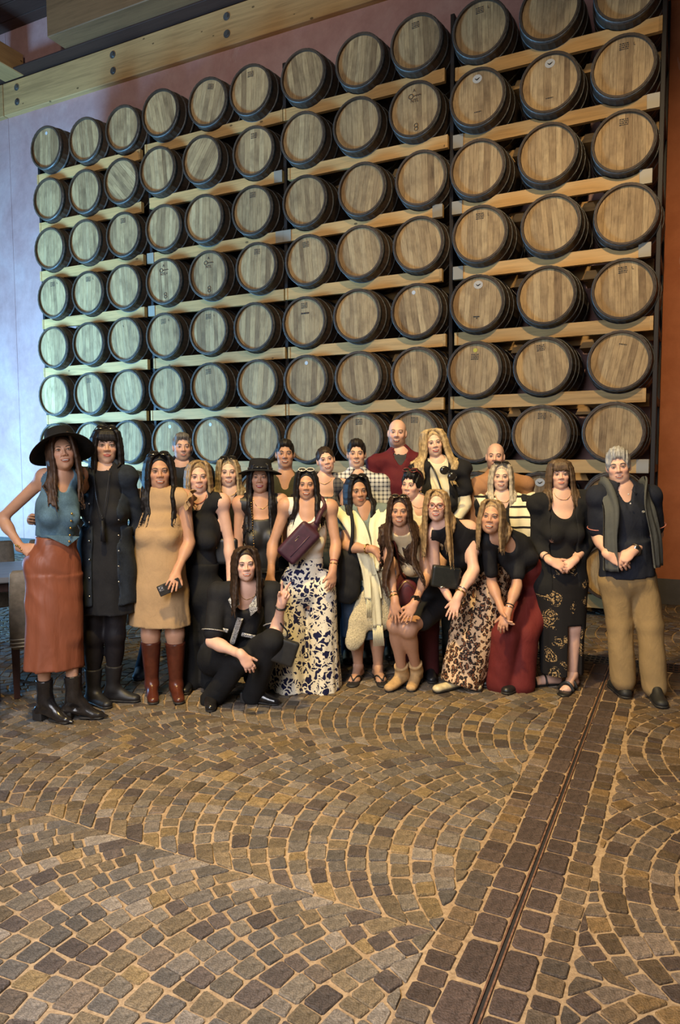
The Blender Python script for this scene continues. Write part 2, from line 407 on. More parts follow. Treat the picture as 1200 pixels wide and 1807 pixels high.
def stone_geo(corners, h=0.0, joint=0.0052, dome=0.004):
    """corners: four (u,w) in order -> 24-vertex cobble"""
    P = np.array(corners, float); c = P.mean(0)
    P = P+nrng.normal(0, 0.0032, P.shape)
    d = c-P; L = np.linalg.norm(d, axis=1)[:, None]; P = P+d/L*joint*1.35
    O = []
    for i in range(4):
        a, b, n = P[i-1], P[i], P[(i+1) % 4]; k = rng.uniform(0.05, 0.13)
        O.append(b+(a-b)*k); O.append(b+(n-b)*k)
    O = np.array(O); Cc = O.mean(0); inn = Cc+(O-Cc)*0.92
    tilt = nrng.normal(0, 0.018, 2)
    z = lambda Q, b: b+(Q-Cc)@tilt
    rings = [(O, np.full(8, -0.03)), (Cc+(O-Cc)*0.99, z(O, h-0.004)), (inn, z(inn, h))]
    V = np.concatenate([Q[:, :1]*UX+Q[:, 1:]*WX+zz[:, None]*ZX for Q, zz in rings])
    return V, Cc
i8 = np.arange(8); SQ = np.concatenate([np.stack([r*8+i8, r*8+(i8+1) % 8, (r+1)*8+(i8+1) % 8, (r+1)*8+i8], 1) for r in (0, 1)]); ST = (16+i8)[None]
def area2(c): c = np.array(c); x, y = c[:, 0], c[:, 1]; return 0.5*(np.dot(x, np.roll(y, -1))-np.dot(y, np.roll(x, -1)))
def ccw(c): return c if area2(c) > 0 else c[::-1]
floor = link('floor', None, kind='structure')
mp = MB(); mp.add([uwz(u, w, -0.0075) for u, w in ((-14, -2), (8, -2), (8, 8.7), (-14, 8.7))], [(0, 1, 2, 3)])
mp.build('mortar_bed', M_MORTAR, floor)
CH_L, CH_R, LANE0, LANE = -0.735, -0.295, 2.237, 1.362
stones = []          # (corners, colour gain, kind)
def lane_stones(ulo, uhi, wlo, whi):
    R = LANE/2/math.sin(math.radians(45)); p = 0.093; nph = 17
    for L in range(-2, 6):
        wm = LANE0+LANE*(L+0.5)
        k0 = int((ulo-0.4)/p)-3
        for k in range(k0, int(uhi/p)+2):
            cuts = np.linspace(-45, 45, nph+1)+np.concatenate([[0], nrng.normal(0, 0.85, nph-1), [0]])
            base = k*p
            for j in range(nph):
                a0, a1 = math.radians(cuts[j]), math.radians(cuts[j+1])
                q = []
                for (du, a, e) in ((0, a0, j == 0), (p, a0, j == 0), (p, a1, j == nph-1), (0, a1, j == nph-1)):
                    if du and not e: a = math.asin(math.sin(a)*(1-p*math.cos(a)/R))
                    q.append((base+du+R*(1-math.cos(a)), wm+R*math.sin(a)))
                c = np.mean(q, 0)
                if c[1] < wlo or c[1] > whi: continue
                us = [x[0] for x in q]
                if max(us) <= ulo+0.03 or min(us) >= uhi-0.03: continue
                q = [(min(max(x, ulo), uhi), y) for x, y in q]
                if abs(area2(q)) < 0.0018: continue
                stones.append((q, 'cobblestone'))
def in_view(c, m=150):
    x, y, d = project(uwz(c[0], c[1], 0)); return d > 0.3 and -m < x < 1200+m and 800 < y < 1807+m*1.2
G0, G1 = 5.86, 6.08          # drain grate
lane_stones(-11.5, CH_L, 0.3, G0); lane_stones(CH_R, 5.0, 0.3, G0)
lane_stones(-11.5, 5.0, G1, WALL_W)
def column(u0, u1, lo, hi, kind, w_end):
    w = 0.8
    while w < w_end:
        w2 = min(w+rng.uniform(lo, hi), w_end)
        if w2-w > 0.04: stones.append(([(u0, w), (u1, w), (u1, w2), (u0, w2)], kind))
        w = w2
column(CH_L, -0.632, 0.07, 0.095, 'cobblestone', G0); column(-0.632, -0.521, 0.11, 0.23, 'paving_slab', G0)
column(-0.495, -0.386, 0.11, 0.23, 'paving_slab', G0); column(-0.386, CH_R, 0.07, 0.095, 'cobblestone', G0)
recs = []
for q, kind in stones:
    c = np.mean(q, 0)
    if not in_view(c): continue
    x, y, d = project(uwz(c[0], c[1], 0)); big = kind == 'paving_slab'
    col = np.array(PAL[rng.choices(range(8), (4, 4, 4, 1.6, 3, 1.5, 3, 2))[0]])*rng.uniform(0.68, 1.12)
    if big: col = np.array(srgb(90, 74, 66))*rng.uniform(0.65, 1.0)
    elif c[0] > CH_R-0.1 or (abs(c[0]+0.51) < 0.23): col = col*np.array([0.86, 0.77, 0.71])
    V, cc = stone_geo(ccw(list(map(tuple, q))), nrng.normal(0, 0.0016))
    size = abs(area2(q))*F_PX*F_PX/d**3
    vis = -10 < x < 1210 and y < 1815 and y > 1215
    recs.append((size if vis else 0, kind, V, col))
slab = sorted([r for r in recs if r[1] == 'paving_slab'], key=lambda r: -r[0]); cob = sorted([r for r in recs if r[1] == 'cobblestone'], key=lambda r: -r[0])
def single(r):
    V = r[2]; c = V.mean(0); me = mesh_np(r[1], V-c, [SQ, ST], False); set_col(me, r[3])
    o = link(r[1], me, M_STONE, floor); o.location = c
for r in slab: single(r)
for r in cob[:296]: single(r)
rest = cob[296:]
Vr = np.concatenate([r[2] for r in rest]); n = len(rest); off = (np.arange(n)*24)[:, None, None]
me = mesh_np('cobblestones', Vr, [(SQ[None]+off).reshape(-1, 4), (ST[None]+off).reshape(-1, 8)], False)
set_col(me, np.repeat(np.array([r[3] for r in rest]), 24, 0)); link('cobblestones', me, M_STONE, floor, kind='stuff')
# iron channel slot between the slabs
M_RUST = NT('rusty_iron', 0.7, 0.3); _f = M_RUST.noise(M_RUST.coord(), 40, 5); M_RUST.color(M_RUST.ramp(_f, [(0.3, srgb(92, 60, 44)), (0.7, srgb(150, 112, 88))])); M_RUST = M_RUST.m
for ua, ub, z in ((-0.5205, -0.5145, 0.0), (-0.5015, -0.4955, 0.0)):
    block(ua, ub, 0.8, G0-0.01, -0.03, z+0.001).build('channel_rail', M_RUST, floor)
block(-0.5145, -0.5015, 0.8, G0-0.01, -0.03, -0.0045).build('channel_bed', m_plain((0.02, 0.016, 0.014), 0.9), floor)
# drain grate across the floor
gr = MB(); M_GRATE = m_plain((0.05, 0.05, 0.052), 0.45, 0.7)
block(-7.5, 4.0, G0+0.02, G1-0.02, -0.05, -0.006).build('drain_trough', m_plain((0.008, 0.008, 0.008), 0.9), floor)
for wv in (G0+0.012, G1-0.012, (G0*2+G1)/3, (G0+2*G1)/3): gr.box(uwz(-1.75, wv, -0.004), (5.75, 0.010, 0.006), AX)
for i in range(300): gr.box(uwz(-7.5+i*11.5/300, (G0+G1)/2, -0.005), (0.006, 0.1, 0.005), AX)
gr.build('drain_grate', M_GRATE, floor, kind='stuff', label='black iron drain grating set across the cobbles')

# ------------------------------------------------------------------ barrel racks and barrels
BW = 7.492
ROWZ = [6.045, 5.355, 4.655, 3.965, 3.262, 2.570, 1.875, 1.182, 0.490]
N_ = None
BU = [[-8.272, -7.568, -6.894, -6.223, -5.506, -4.854, -4.137, -3.429, -2.753, -2.061, -1.361, -.655], [-8.306, -7.612, -6.928, -6.30, -5.59, -4.838, -4.151, -3.445, -2.764, -2.072, -1.35, -.667],
      [-8.31, -7.614, -6.93, -6.245, -5.565, -4.87, -4.136, -3.391, -2.70, -2.072, -1.356, -.651], [-8.277, -7.597, -6.92, -6.238, -5.521, -4.799, -4.111, -3.416, -2.722, -2.035, -1.316, -.615],
      [-8.285, -7.60, -6.928, -6.257, -5.558, -4.864, -4.157, -3.452, -2.751, -2.06, -1.344, -.621], [-8.298, -7.606, -6.927, -6.25, -5.529, -4.822, -4.15, -3.452, -2.749, -2.085, -1.378, -.646],
      [-8.30, -7.605, -6.925, -6.227, -5.518, -4.81, -4.139, -3.447, -2.765, -2.085, -1.384, -.68], [-8.30, -7.61, -6.92, -6.23, -5.52, -4.82, -4.14, -3.44, -2.76, -2.07, -1.38, -.67], [-8.30, -7.61, -6.92, -6.23, -5.52, -4.82, -4.14, -3.44, -2.76, -2.07, -1.38, -.67]]
BZ = [[6.031, 6.017, 6.034, 6.071, 6.066, 6.049, 6.053, 6.06, 6.074, 6.047, 6.02, 6.03], [5.347, 5.338, 5.353, 5.38, 5.375, 5.345, 5.365, 5.361, 5.38, 5.348, 5.341, 5.335]]
M_BOARD = m_wood(srgb(208, 164, 104), 0.6, 0, 5, True, 0.2)
M_POST = m_plain((0.022, 0.018, 0.018), 0.55, 0.3)
M_PLATE = m_plain((0.36, 0.32, 0.25), 0.5, 0.15)
ENDS = {0: (-8.60, -6.665), 1: (-6.56, -4.50), 2: (-4.45, -2.455), 3: (-2.37, -0.37)}
PLATES = {(0, 1): '', (1, 2): 'LR', (1, 3): 'L', (1, 4): '', (1, 6): '', (2, 2): 'LR', (2, 3): '', (3, 1): 'LR', (3, 2): 'LR', (3, 3): 'LR', (1, 1): 'R', (2, 6): 'R', (3, 6): 'R'}
def board_mesh(u0, u1, zt, cents):
    """front board with scooped seats for its barrels; local origin at (u0, BW+.12, zt)"""
    top = [(u0, zt)]
    for cu, cz in cents:
        r = 0.318
        if cz-zt < r:
            hw = math.sqrt(r*r-(cz-zt)**2)
            for t in np.linspace(-hw, hw, 7): top.append((cu+t, cz-math.sqrt(r*r-t*t)))
    top.append((u1, zt)); n = len(top); th = 0.135
    P = top+[(x, zt-th) for x, _ in top]
    V = np.array([[x-u0, y, z-zt] for y in (0, 0.05) for x, z in P])
    fs = []
    for i in range(n-1):
        fs += [(n+i, n+i+1, i+1, i), (2*n+i, 2*n+i+1, 3*n+i+1, 3*n+i), (i, i+1, 2*n+i+1, 2*n+i), (n+i+1, n+i, 3*n+i, 3*n+i+1)]
    fs += [(n, 0, 2*n, 3*n), (n-1, 2*n-1, 4*n-1, 3*n-1)]
    return MB().add(V, fs).mesh('board', False)
bay_word = ['leftmost bay of the rack by the pale lilac wall', 'second bay of the rack from the left', 'third bay of the rack from the left', 'rightmost bay of the rack beside the terracotta wall']
barrel_pos = {}
for r in range(9):
    for c in range(12):
        z = BZ[r][c] if r < 2 else ROWZ[r]+rng.uniform(-0.006, 0.006)
        barrel_pos[r, c] = (BU[r][c], z, rng.uniform(-0.03, 0.02))
for b in range(4):
    rack = empty('barrel_rack', uwz(sum(ENDS[b])/2, BW+0.6, 0), 'timber barrel rack, '+bay_word[b], 'rack', 'barrel racks')
    rack.rotation_euler = (0, 0, -YAW)
    o0 = sum(ENDS[b])/2
    for r in range(9):
        u0, u1 = ENDS[b][0]+rng.uniform(-.05, .04), ENDS[b][1]+rng.uniform(-.03, .04)
        zt = np.mean([barrel_pos[r, c][1] for c in range(b*3, b*3+3)])-0.268
        bd = link('board', board_mesh(u0, u1, zt, [barrel_pos[r, c][:2] for c in range(b*3, b*3+3)]), M_BOARD, rack); bd.location = (u0-o0, 0.12-0.6, zt)
        bk = link('back_board', board_mesh(u0, u1, zt, [barrel_pos[r, c][:2] for c in range(b*3, b*3+3)]), M_BOARD, rack); bk.location = (u0-o0, 0.76-0.6, zt)
        for pl in PLATES.get((b, r), ''):
            x = 0.055 if pl == 'L' else u1-u0-0.055
            e = link('end_plate', MB().box((0, 0, 0), (0.057, 0.004, 0.069), None, 0.002).mesh('end_plate', False), M_PLATE, bd, label='square grey metal plate screwed to the board end'); e.location = (x, -0.004, -0.0675)
        if not PLATES.get((b, r)):
            for x in (0.014, u1-u0-0.014):
                e = link('end_cap', MB().box((0, 0, 0), (0.016, 0.003, 0.0685), None, 0.002).mesh('end_cap', False), M_BOARD, bd); e.location = (x, -0.003, -0.0675)
        for k in (0, 1):
            ug = (barrel_pos[r, b*3+k][0]+barrel_pos[r, b*3+k+1][0])/2-o0
            V = [(s*hw, y, z) for y in (0.1, 0.52) for (s, hw, z) in ((-1, .045, 0), (1, .045, 0), (1, .085, -.085), (-1, .085, -.085))]
            j = link('bolster', MB().add(V, [(0, 3, 2, 1), (4, 5, 6, 7), (0, 1, 5, 4), (1, 2, 6, 5), (2, 3, 7, 6), (3, 0, 4, 7)]).mesh('bolster', False), M_BOARD, rack)
            j.location = (ug, -0.30, zt-0.1355)
    PU = (-8.635, -6.58, -4.485, -2.40, -0.325)
    for x in ([PU[0]-o0] if b == 0 else [])+[PU[b+1]-o0]:
        for w, hw in ((0.225, 0.052), (1.02, 0.05)):
            p = link('post', MB().box((0, 0, 0), (0.022, hw, 3.18), None, 0.004).mesh('post', False), M_POST, rack); p.location = (x, w-0.6, 3.18)
        for r in range(9):
            a = link('bracket', MB().box((0, 0, 0), (0.018, 0.345, 0.04), None, 0.004).mesh('bracket', False), M_POST, rack); a.location = (x, 0.622-0.6, ROWZ[r]-0.36)
        ft = link('foot', MB().box((0, 0, 0), (0.06, 0.10, 0.03), None, 0.01).mesh('foot', False), m_plain((0.12, 0.12, 0.125), 0.6, 0.3), rack); ft.location = (x, 0.20-0.6, 0.032)
# --- barrel kit (shared meshes) : local axes x along wall, y into wall, z up, origin at head centre
BL, RE, RB = 0.93, 0.289, 0.334
def brad(t): return RE+(RB-RE)*(1-(2*t-1)**2)
def stave_mesh():
    n = 28; ts = [0, .03, .1, .2, .35, .5, .65, .8, .9, 1.0]; V, fs = [], []
    th = []
    for i in range(n): th += [(i+0.07)/n, (i+0.5)/n, (i+0.93)/n]
    m = len(th)
    for t in ts:
        for k, a in enumerate(th):
            r = brad(t)-(0.004 if k % 3 != 1 else 0.0); a = a*2*math.pi; V.append((r*math.cos(a), t*BL, r*math.sin(a)))
    for (r, y) in ((RE-0.022, 0.0), (RE-0.026, 0.045), (RE-0.022, BL), (0.05, BL-0.03)):
        for a in th: V.append((r*math.cos(a*2*math.pi), y, r*math.sin(a*2*math.pi)))
    def ring(i, j):
        for k in range(m): fs.append((i*m+k, j*m+k, j*m+(k+1) % m, i*m+(k+1) % m))
    for i in range(len(ts)-1): ring(i, i+1)
    L = len(ts); ring(L, 0); ring(L+1, L); ring(L-1, L+2); ring(L+2, L+3)
    return MB().add(V, fs).mesh('staves', False)
def hoop_mesh(t0, t1):
    n = 40; V = []; th = np.arange(n)*2*math.pi/n
    for (t, dr) in ((t0, 0.0), (t0, 0.0035), (t1, 0.0035), (t1, 0.0)):
        r = brad(t)+dr; V += [(r*math.cos(a), t*BL, r*math.sin(a)) for a in th]
    fs = []
    for i in range(3):
        for k in range(n): fs.append((i*n+k, (i+1)*n+k, (i+1)*n+(k+1) % n, i*n+(k+1) % n))
    me = MB().add(V, fs).mesh('hoop', True); return me
HR = 0.266
def plank_mesh(x0, x1):
    xs = np.linspace(x0+0.0005, x1-0.0005, 5); f = lambda x: math.sqrt(max(HR*HR-x*x, 1e-5))
    P = [(x, f(x)) for x in xs]+[(x, -f(x)) for x in xs[::-1]]; c = ((x0+x1)/2, 0)
    n = len(P); V = [(x, 0.002, z) for x, z in P]+[(c[0]+(x-c[0])*0.975, 0.0012, z*0.997) for x, z in P]+[(x, 0.014, z) for x, z in P]
    fs = [tuple(range(n, 2*n))]+[(i, (i+1) % n, n+(i+1) % n, n+i) for i in range(n)]+[(2*n+i, 2*n+(i+1) % n, (i+1) % n, i) for i in range(n)]
    return MB().add(V, fs).mesh('plank', False)
HEADS = []
for v in range(4):
    rr = random.Random(v+3); k = 8 + (v % 2); ws = [rr.uniform(0.8, 1.25) for _ in range(k)]; ws[0] = ws[-1] = 1.15; s = sum(ws); x = -HR; L = []
    for wv in ws: L.append(plank_mesh(x, x+wv/s*2*HR)); x += wv/s*2*HR
    HEADS.append(L)
def m_head():
    t = NT('barrel_head_oak', 0.7, spec=0.25); oi = t.n('ShaderNodeObjectInfo'); tc = t.n('ShaderNodeTexCoord')
    cb = t.n('ShaderNodeCombineXYZ'); mu = t.math('MULTIPLY', oi.outputs['Random'], 53.0); [t.l(mu, cb.inputs[i]) for i in range(3)]
    ad = t.n('ShaderNodeVectorMath', operation='ADD'); t.l(tc.outputs['Object'], ad.inputs[0]); t.l(cb.outputs[0], ad.inputs[1])
    mp = t.n('ShaderNodeMapping'); mp.inputs['Scale'].default_value = (1, 1, 0.07); t.l(ad.outputs[0], mp.inputs[0])
    f = t.noise(mp.outputs[0], 75, 5, 0.7, 0.4); g = t.noise(mp.outputs[0], 14, 3); b = t.noise(ad.outputs[0], 4.5, 4, 0.6)
    col = t.ramp(oi.outputs['Random'], [(0, srgb(150, 120, 84)), (0.25, srgb(186, 154, 110)), (0.5, srgb(200, 166, 118)), (0.75, srgb(172, 142, 102)), (1, srgb(208, 176, 128))])
    col = t.mix(1.0, col, t.ramp(f, [(0.28, (0.52, 0.49, 0.46)), (0.5, (0.95, 0.94, 0.92)), (0.7, (1.12, 1.12, 1.1))]), 'MULTIPLY')
    col = t.mix(1.0, col, t.ramp(b, [(0.3, (0.62, 0.60, 0.60)), (0.55, (1, 1, 1))]), 'MULTIPLY')
    t.color(col); t.bump(f, 0.3, 0.003); return t.m
M_HEAD = m_head()
M_STAVE = m_wood(srgb(84, 68, 54), 0.6, 1, 10, False, 0.35)
M_HOOP = NT('galvanised_hoop', 0.5, 0.55); _f = M_HOOP.noise(M_HOOP.coord(), 30, 4); M_HOOP.color(M_HOOP.ramp(_f, [(0.3, (0.09, 0.088, 0.085)), (0.7, (0.22, 0.215, 0.205))])); M_HOOP = M_HOOP.m
STAVES = stave_mesh(); HOOPS = [hoop_mesh(a, b) for a, b in ((.008, .052), (.15, .185), (.30, .335), (.665, .70), (.815, .85), (.948, .992))]
M_INK = m_plain((0.035, 0.028, 0.024), 0.8)
def text_mesh(s, size, name):
    cu = bpy.data.curves.new(name, 'FONT'); cu.body = s; cu.size = size; cu.align_x = 'CENTER'; cu.align_y = 'CENTER'; cu.extrude = 0.0004; cu.resolution_u = 2
    o = bpy.data.objects.new(name, cu); dg = bpy.context.evaluated_depsgraph_get()
    C.objects.link(o); dg.update(); me = bpy.data.meshes.new_from_object(o.evaluated_get(dg)); bpy.data.objects.remove(o); bpy.data.curves.remove(cu)
    me.materials.clear(); me.transform(Matrix.Rotation(math.pi/2, 4, 'X')); return me
# ink marks seen on the barrel heads
TXT = {k: text_mesh(v, z, 'stencil') for k, (v, z) in dict(A=('A', 0.05), NTL=('NTL+', 0.05), NT=('NTL', 0.05), mark=('L', 0.04)).items()}
def dash_mesh(rows, w, h, gap, seed, name='stamp_block'):
    """small print too blurred in the photo to read: rows of short ink dashes"""
    rr = random.Random(seed); mb = MB()
    for r in range(rows):
        x = -w
        while x < w-0.006:
            l = min(rr.uniform(0.008, 0.022), w-x); mb.box((x+l/2, 0, (rows-1)*gap/2-r*gap), (l/2, 0.0005, h*rr.uniform(0.7, 1.0))); x += l+rr.uniform(0.003, 0.006)
    return mb.mesh(name, False)
TXT['grid'] = dash_mesh(4, 0.042, 0.0045, 0.017, 5); TXT['word'] = dash_mesh(1, 0.055, 0.011, 0.02, 8); TXT['num'] = dash_mesh(1, 0.036, 0.005, 0.02, 3)
TXT['seven'] = MB().box((0, 0, 0), (0.034, 0.0005, 0.005)).box((0.004, 0, -0.016), (0.007, 0.0005, 0.006), np.array([[.8, 0, .6], [0, 1, 0], [-.6, 0, .8]])).mesh('stamp_mark', False)
_q = [(.026*math.cos(t)-.05, 0, .024*math.sin(t)) for t in np.linspace(0, 2*math.pi, 15)]
TXT['Q'] = MB().tube(_q, .0035, 5).tube([(-.03, 0, -.008)]+[(-.03+.0085*i, 0, .007*math.sin(i*2.2)) for i in range(1, 12)], .003, 5).mesh('script_mark', True)
def bird_mesh():
    mb = MB(); pts = spline([(-.026, -0.001, .008), (-.012, -0.001, -.006), (0, -0.001, -.009), (.014, -0.001, .001), (.027, -0.001, .009)], 9)
    mb.tube(pts, [.001, .0035, .005, .006, .0065, .006, .005, .0035, .001], 6); return mb.mesh('bird_emblem', True)
def disc_mesh(rx, rz, name):
    n = 20; V = [(rx*math.cos(a*2*math.pi/n), y, rz*math.sin(a*2*math.pi/n)) for y in (0, .002) for a in range(n)]
    return MB().add(V, [tuple(range(n))]+[(i, i+n, (i+1) % n+n, (i+1) % n) for i in range(n)]).mesh(name, False)
BIRD, OVAL, DOT = bird_mesh(), disc_mesh(.05, .042, 'sticker'), disc_mesh(.022, .022, 'sticker')
RINGM = MB().tube([(.02*math.cos(a), 0, .02*math.sin(a)-.0) for a in np.linspace(0, 2*math.pi, 17)], .003, 5).mesh('ring_stamp', True)
MARKS = {(3, 3): 'Q+', (3, 4): 'Q', (1, 8): 'Q', (4, 6): 'W', (4, 3): 'G', (4, 4): 'G', (3, 1): 'G', (3, 0): 'G', (3, 5): 'g', (3, 9): 'G', (4, 11): 'G', (0, 5): 'g', (0, 9): 'G', (1, 5): 'g', (0, 4): 'g', (2, 2): 'g', (2, 5): 'g', (3, 6): 'g', (1, 11): 'G', (2, 11): 'g', (5, 10): 'g', (6, 10): 'G', (6, 7): 'g', (6, 8): 'g', (1, 9): 'B', (1, 10): 'B', (4, 9): 'B7', (7, 10): 'B', (0, 0): 'D', (4, 8): 'D', (5, 6): 'D', (5, 9): 'Y', (6, 4): 'D', (6, 3): 'D', (7, 2): 'D', (0, 8): 'g', (4, 2): 'b', (5, 1): 'g', (5, 4): 'g', (5, 11): 'n'}
def add_mark(me, mat, parent, x, z, y=-0.0015, name='lettering', label=None):
    o = link(name, me, None, parent, label=label); o.location = (x, y, z)
    if not me.materials: me.materials.append(mat)
    return o
DOTY, OVAL2 = DOT.copy(), None
row_word = ['top row', 'second row down', 'third row down', 'fourth row down', 'fifth row down', 'sixth row down', 'row at the heads', 'row behind the shoulders', 'lowest row']
col_word = ['first', 'second', 'third', 'fourth', 'fifth', 'sixth', 'seventh', 'eighth', 'ninth', 'tenth', 'eleventh', 'twelfth']
mark_word = {'Q': ' stencilled with black capitals', 'Q+': ' stencilled with black capitals', 'W': ' stamped with one bold black line', 'G': ' with a small printed block', 'g': ' with a faint printed block', 'B': ' with an oval bird sticker', 'B7': ' with an oval bird sticker', 'D': ' with a small round white sticker', 'Y': ' with a small yellow sticker', 'b': ' with a bluish printed emblem', 'n': ''}
for (r, c), (u, z, dw) in barrel_pos.items():
    mk = MARKS.get((r, c))
    e = empty('barrel', uwz(u, BW+dw, z), 'oak barrel%s, %s from left, %s' % (mark_word.get(mk, ''), col_word[c], row_word[r]), 'barrel', 'oak barrels lying on the wall rack')
    e.rotation_euler = (0, 0, -YAW)
    roll = rng.gauss(0, 0.10) if rng.random() < 0.8 else rng.gauss(0, 0.3)
    if mk in ('Q', 'Q+', 'G', 'B', 'B7', 'W'): roll = rng.gauss(0, 0.03)
    s = link('staves', STAVES, M_STAVE, e); s.rotation_euler = (0, rng.uniform(0, 6.28), 0)
    for h in HOOPS: link('hoop', h, M_HOOP, e)
    Rl = Matrix.Rotation(roll, 4, 'Y')
    for pm in HEADS[rng.randrange(4)]:
        p = link('plank', pm, M_HEAD, e); p.location = (0, 0.028, 0); p.rotation_euler = (0, roll, 0)
    if mk:
        def put(key, x, zz, mat=M_INK, name='lettering', me=None):
            o = add_mark(me or TXT[key], mat, e, 0, 0, name=name); v = Rl @ Vector((x, 0, zz)); o.location = (v.x, 0.0262, v.z); o.rotation_euler = (0, roll, 0); return o
        if mk[0] == 'Q':
            put('A', 0, .20); put('Q', 0.01, .145); put('NTL' if mk == 'Q+' else 'NT', 0.0, .095); put('', 0.01, -.20, name='ring_stamp', me=RINGM); put('', 0.01, -.165, name='ring_stamp', me=RINGM)
        elif mk in 'Gg': put('grid', 0, .185); (put('mark', 0.09, .19) if mk == 'G' else None)
        elif mk == 'W': put('grid', 0, .19); put('word', 0.01, .10)
        elif mk[0] == 'B':
            o = put('', 0, .19, m_plain((0.55, 0.50, 0.42), 0.6), 'sticker', OVAL); b = link('bird_emblem', BIRD, M_INK, o)
            put('seven' if mk == 'B7' else 'num', 0.0, -.14)
        elif mk == 'D': put('', 0, .20, m_plain((0.62, 0.62, 0.60), 0.5), 'sticker', DOT)
        elif mk == 'Y': put('', 0, .20, m_plain((0.60, 0.50, 0.06), 0.5), 'sticker', DOTY); put('grid', 0, .13)
        elif mk == 'b': put('mark', 0, .18)
        elif mk == 'n': put('num', 0, .16)
# ------------------------------------------------------------------ table and upholstered chairs at the left edge
M_TAUPE = m_leather(srgb(128, 116, 100), 0.6); M_LEGWOOD = m_wood(srgb(62, 38, 32), 0.45, 2, 6, False); M_PIPE = m_plain(srgb(188, 182, 168), 0.6)
def slab_loft(rings, name, mat, parent, label=None, ax=None):
    """rings of (centre, half x, half y) stacked upward -> rounded upholstered block"""
    V = []; m = 20
    for (cx, cy, z, hx, hy) in rings:
        for k in range(m):
            a = 2*math.pi*k/m; co, si = math.cos(a), math.sin(a); p = 4.5
            r = (abs(co)**p+abs(si)**p)**(-1/p); V.append((cx+hx*r*co, cy+hy*r*si, z))
    L = len(rings); fs = [(i*m+k, i*m+(k+1) % m, (i+1)*m+(k+1) % m, (i+1)*m+k) for i in range(L-1) for k in range(m)]
    fs += [tuple(range(m))[::-1], tuple((L-1)*m+k for k in range(m))]
    return link(name, MB().add(V, fs).mesh(name, True), mat, parent, label=label)
def make_chair(loc, rot, label):
    e = empty('dining_chair', loc, label, 'chair', 'upholstered chairs round the left table'); e.rotation_euler = (0, 0, rot)
    slab_loft([(0, 0, .36, .225, .225), (0, 0, .375, .235, .235), (0, 0, .46, .235, .235), (0, 0, .485, .22, .22)], 'seat', M_TAUPE, e)
    bk = slab_loft([(0, -.215, .34, .215, .035), (0, -.22, .36, .232, .048), (0, -.235, .55, .232, .05), (0, -.265, .78, .225, .045), (0, -.28, .87, .218, .04), (0, -.282, .888, .20, .026)], 'backrest', M_TAUPE, e)
    for z, y in ((.365, -.272), (.39, -.274), (.415, -.275)):
        link('piping', MB().tube(spline([(-.232, -.20, z), (-.222, y+.01, z), (-.15, y, z), (.15, y, z), (.222, y+.01, z), (.232, -.20, z)], 16), .004, 6).mesh('piping', True), M_PIPE, bk, label='pale stitched piping')
    for sx in (-1, 1):
        for sy in (-1, 1):
            l = link('leg', MB().add([(sx*.20+dx*k, sy*.20+dy*k+(-.02 if (sy < 0 and z == 0) else 0), z) for z, k in ((0, .019), (.37, .026)) for dx, dy in ((-1, -1), (1, -1), (1, 1), (-1, 1))], [(3, 2, 1, 0), (4, 5, 6, 7)]+[(i, (i+1) % 4, (i+1) % 4+4, i+4) for i in range(4)]).mesh('leg', False), M_LEGWOOD, e)
def gp(px, py): p = ground(px, py); return (p[0], p[1], 0)
make_chair((-2.43, 4.44, 0), 0.42, 'taupe leather dining chair cut off by the left photo edge')
make_chair((-2.13, 5.05, 0), 0.42, 'taupe leather dining chair seen from behind beside the rust skirt')
make_chair((-3.12, 6.20, 0), 3.56, 'pale chair on the far side of the table, nearer the left edge')
make_chair((-2.60, 6.42, 0), 3.56, 'pale chair on the far side of the table, behind the rust skirt')
tb = empty('dining_table', (-2.62, 5.68, 0), 'grey wooden dining table at the left edge behind the chairs', 'table'); tb.rotation_euler = (0, 0, 0.42)
link('tabletop', MB().box((0, 0, .735), (.62, .46, .022), None, .008).mesh('tabletop', False), m_wood(srgb(128, 126, 126), 0.4, 0, 5, False), tb)
link('apron', MB().box((0, 0, .67), (.52, .36, .04), None, .004).mesh('apron', False), M_LEGWOOD, tb)
for sx in (-1, 1):
    for sy in (-1, 1): link('leg', MB().box((sx*.5, sy*.34, .355), (.035, .035, .355), None, .005).mesh('leg', False), M_LEGWOOD, tb)
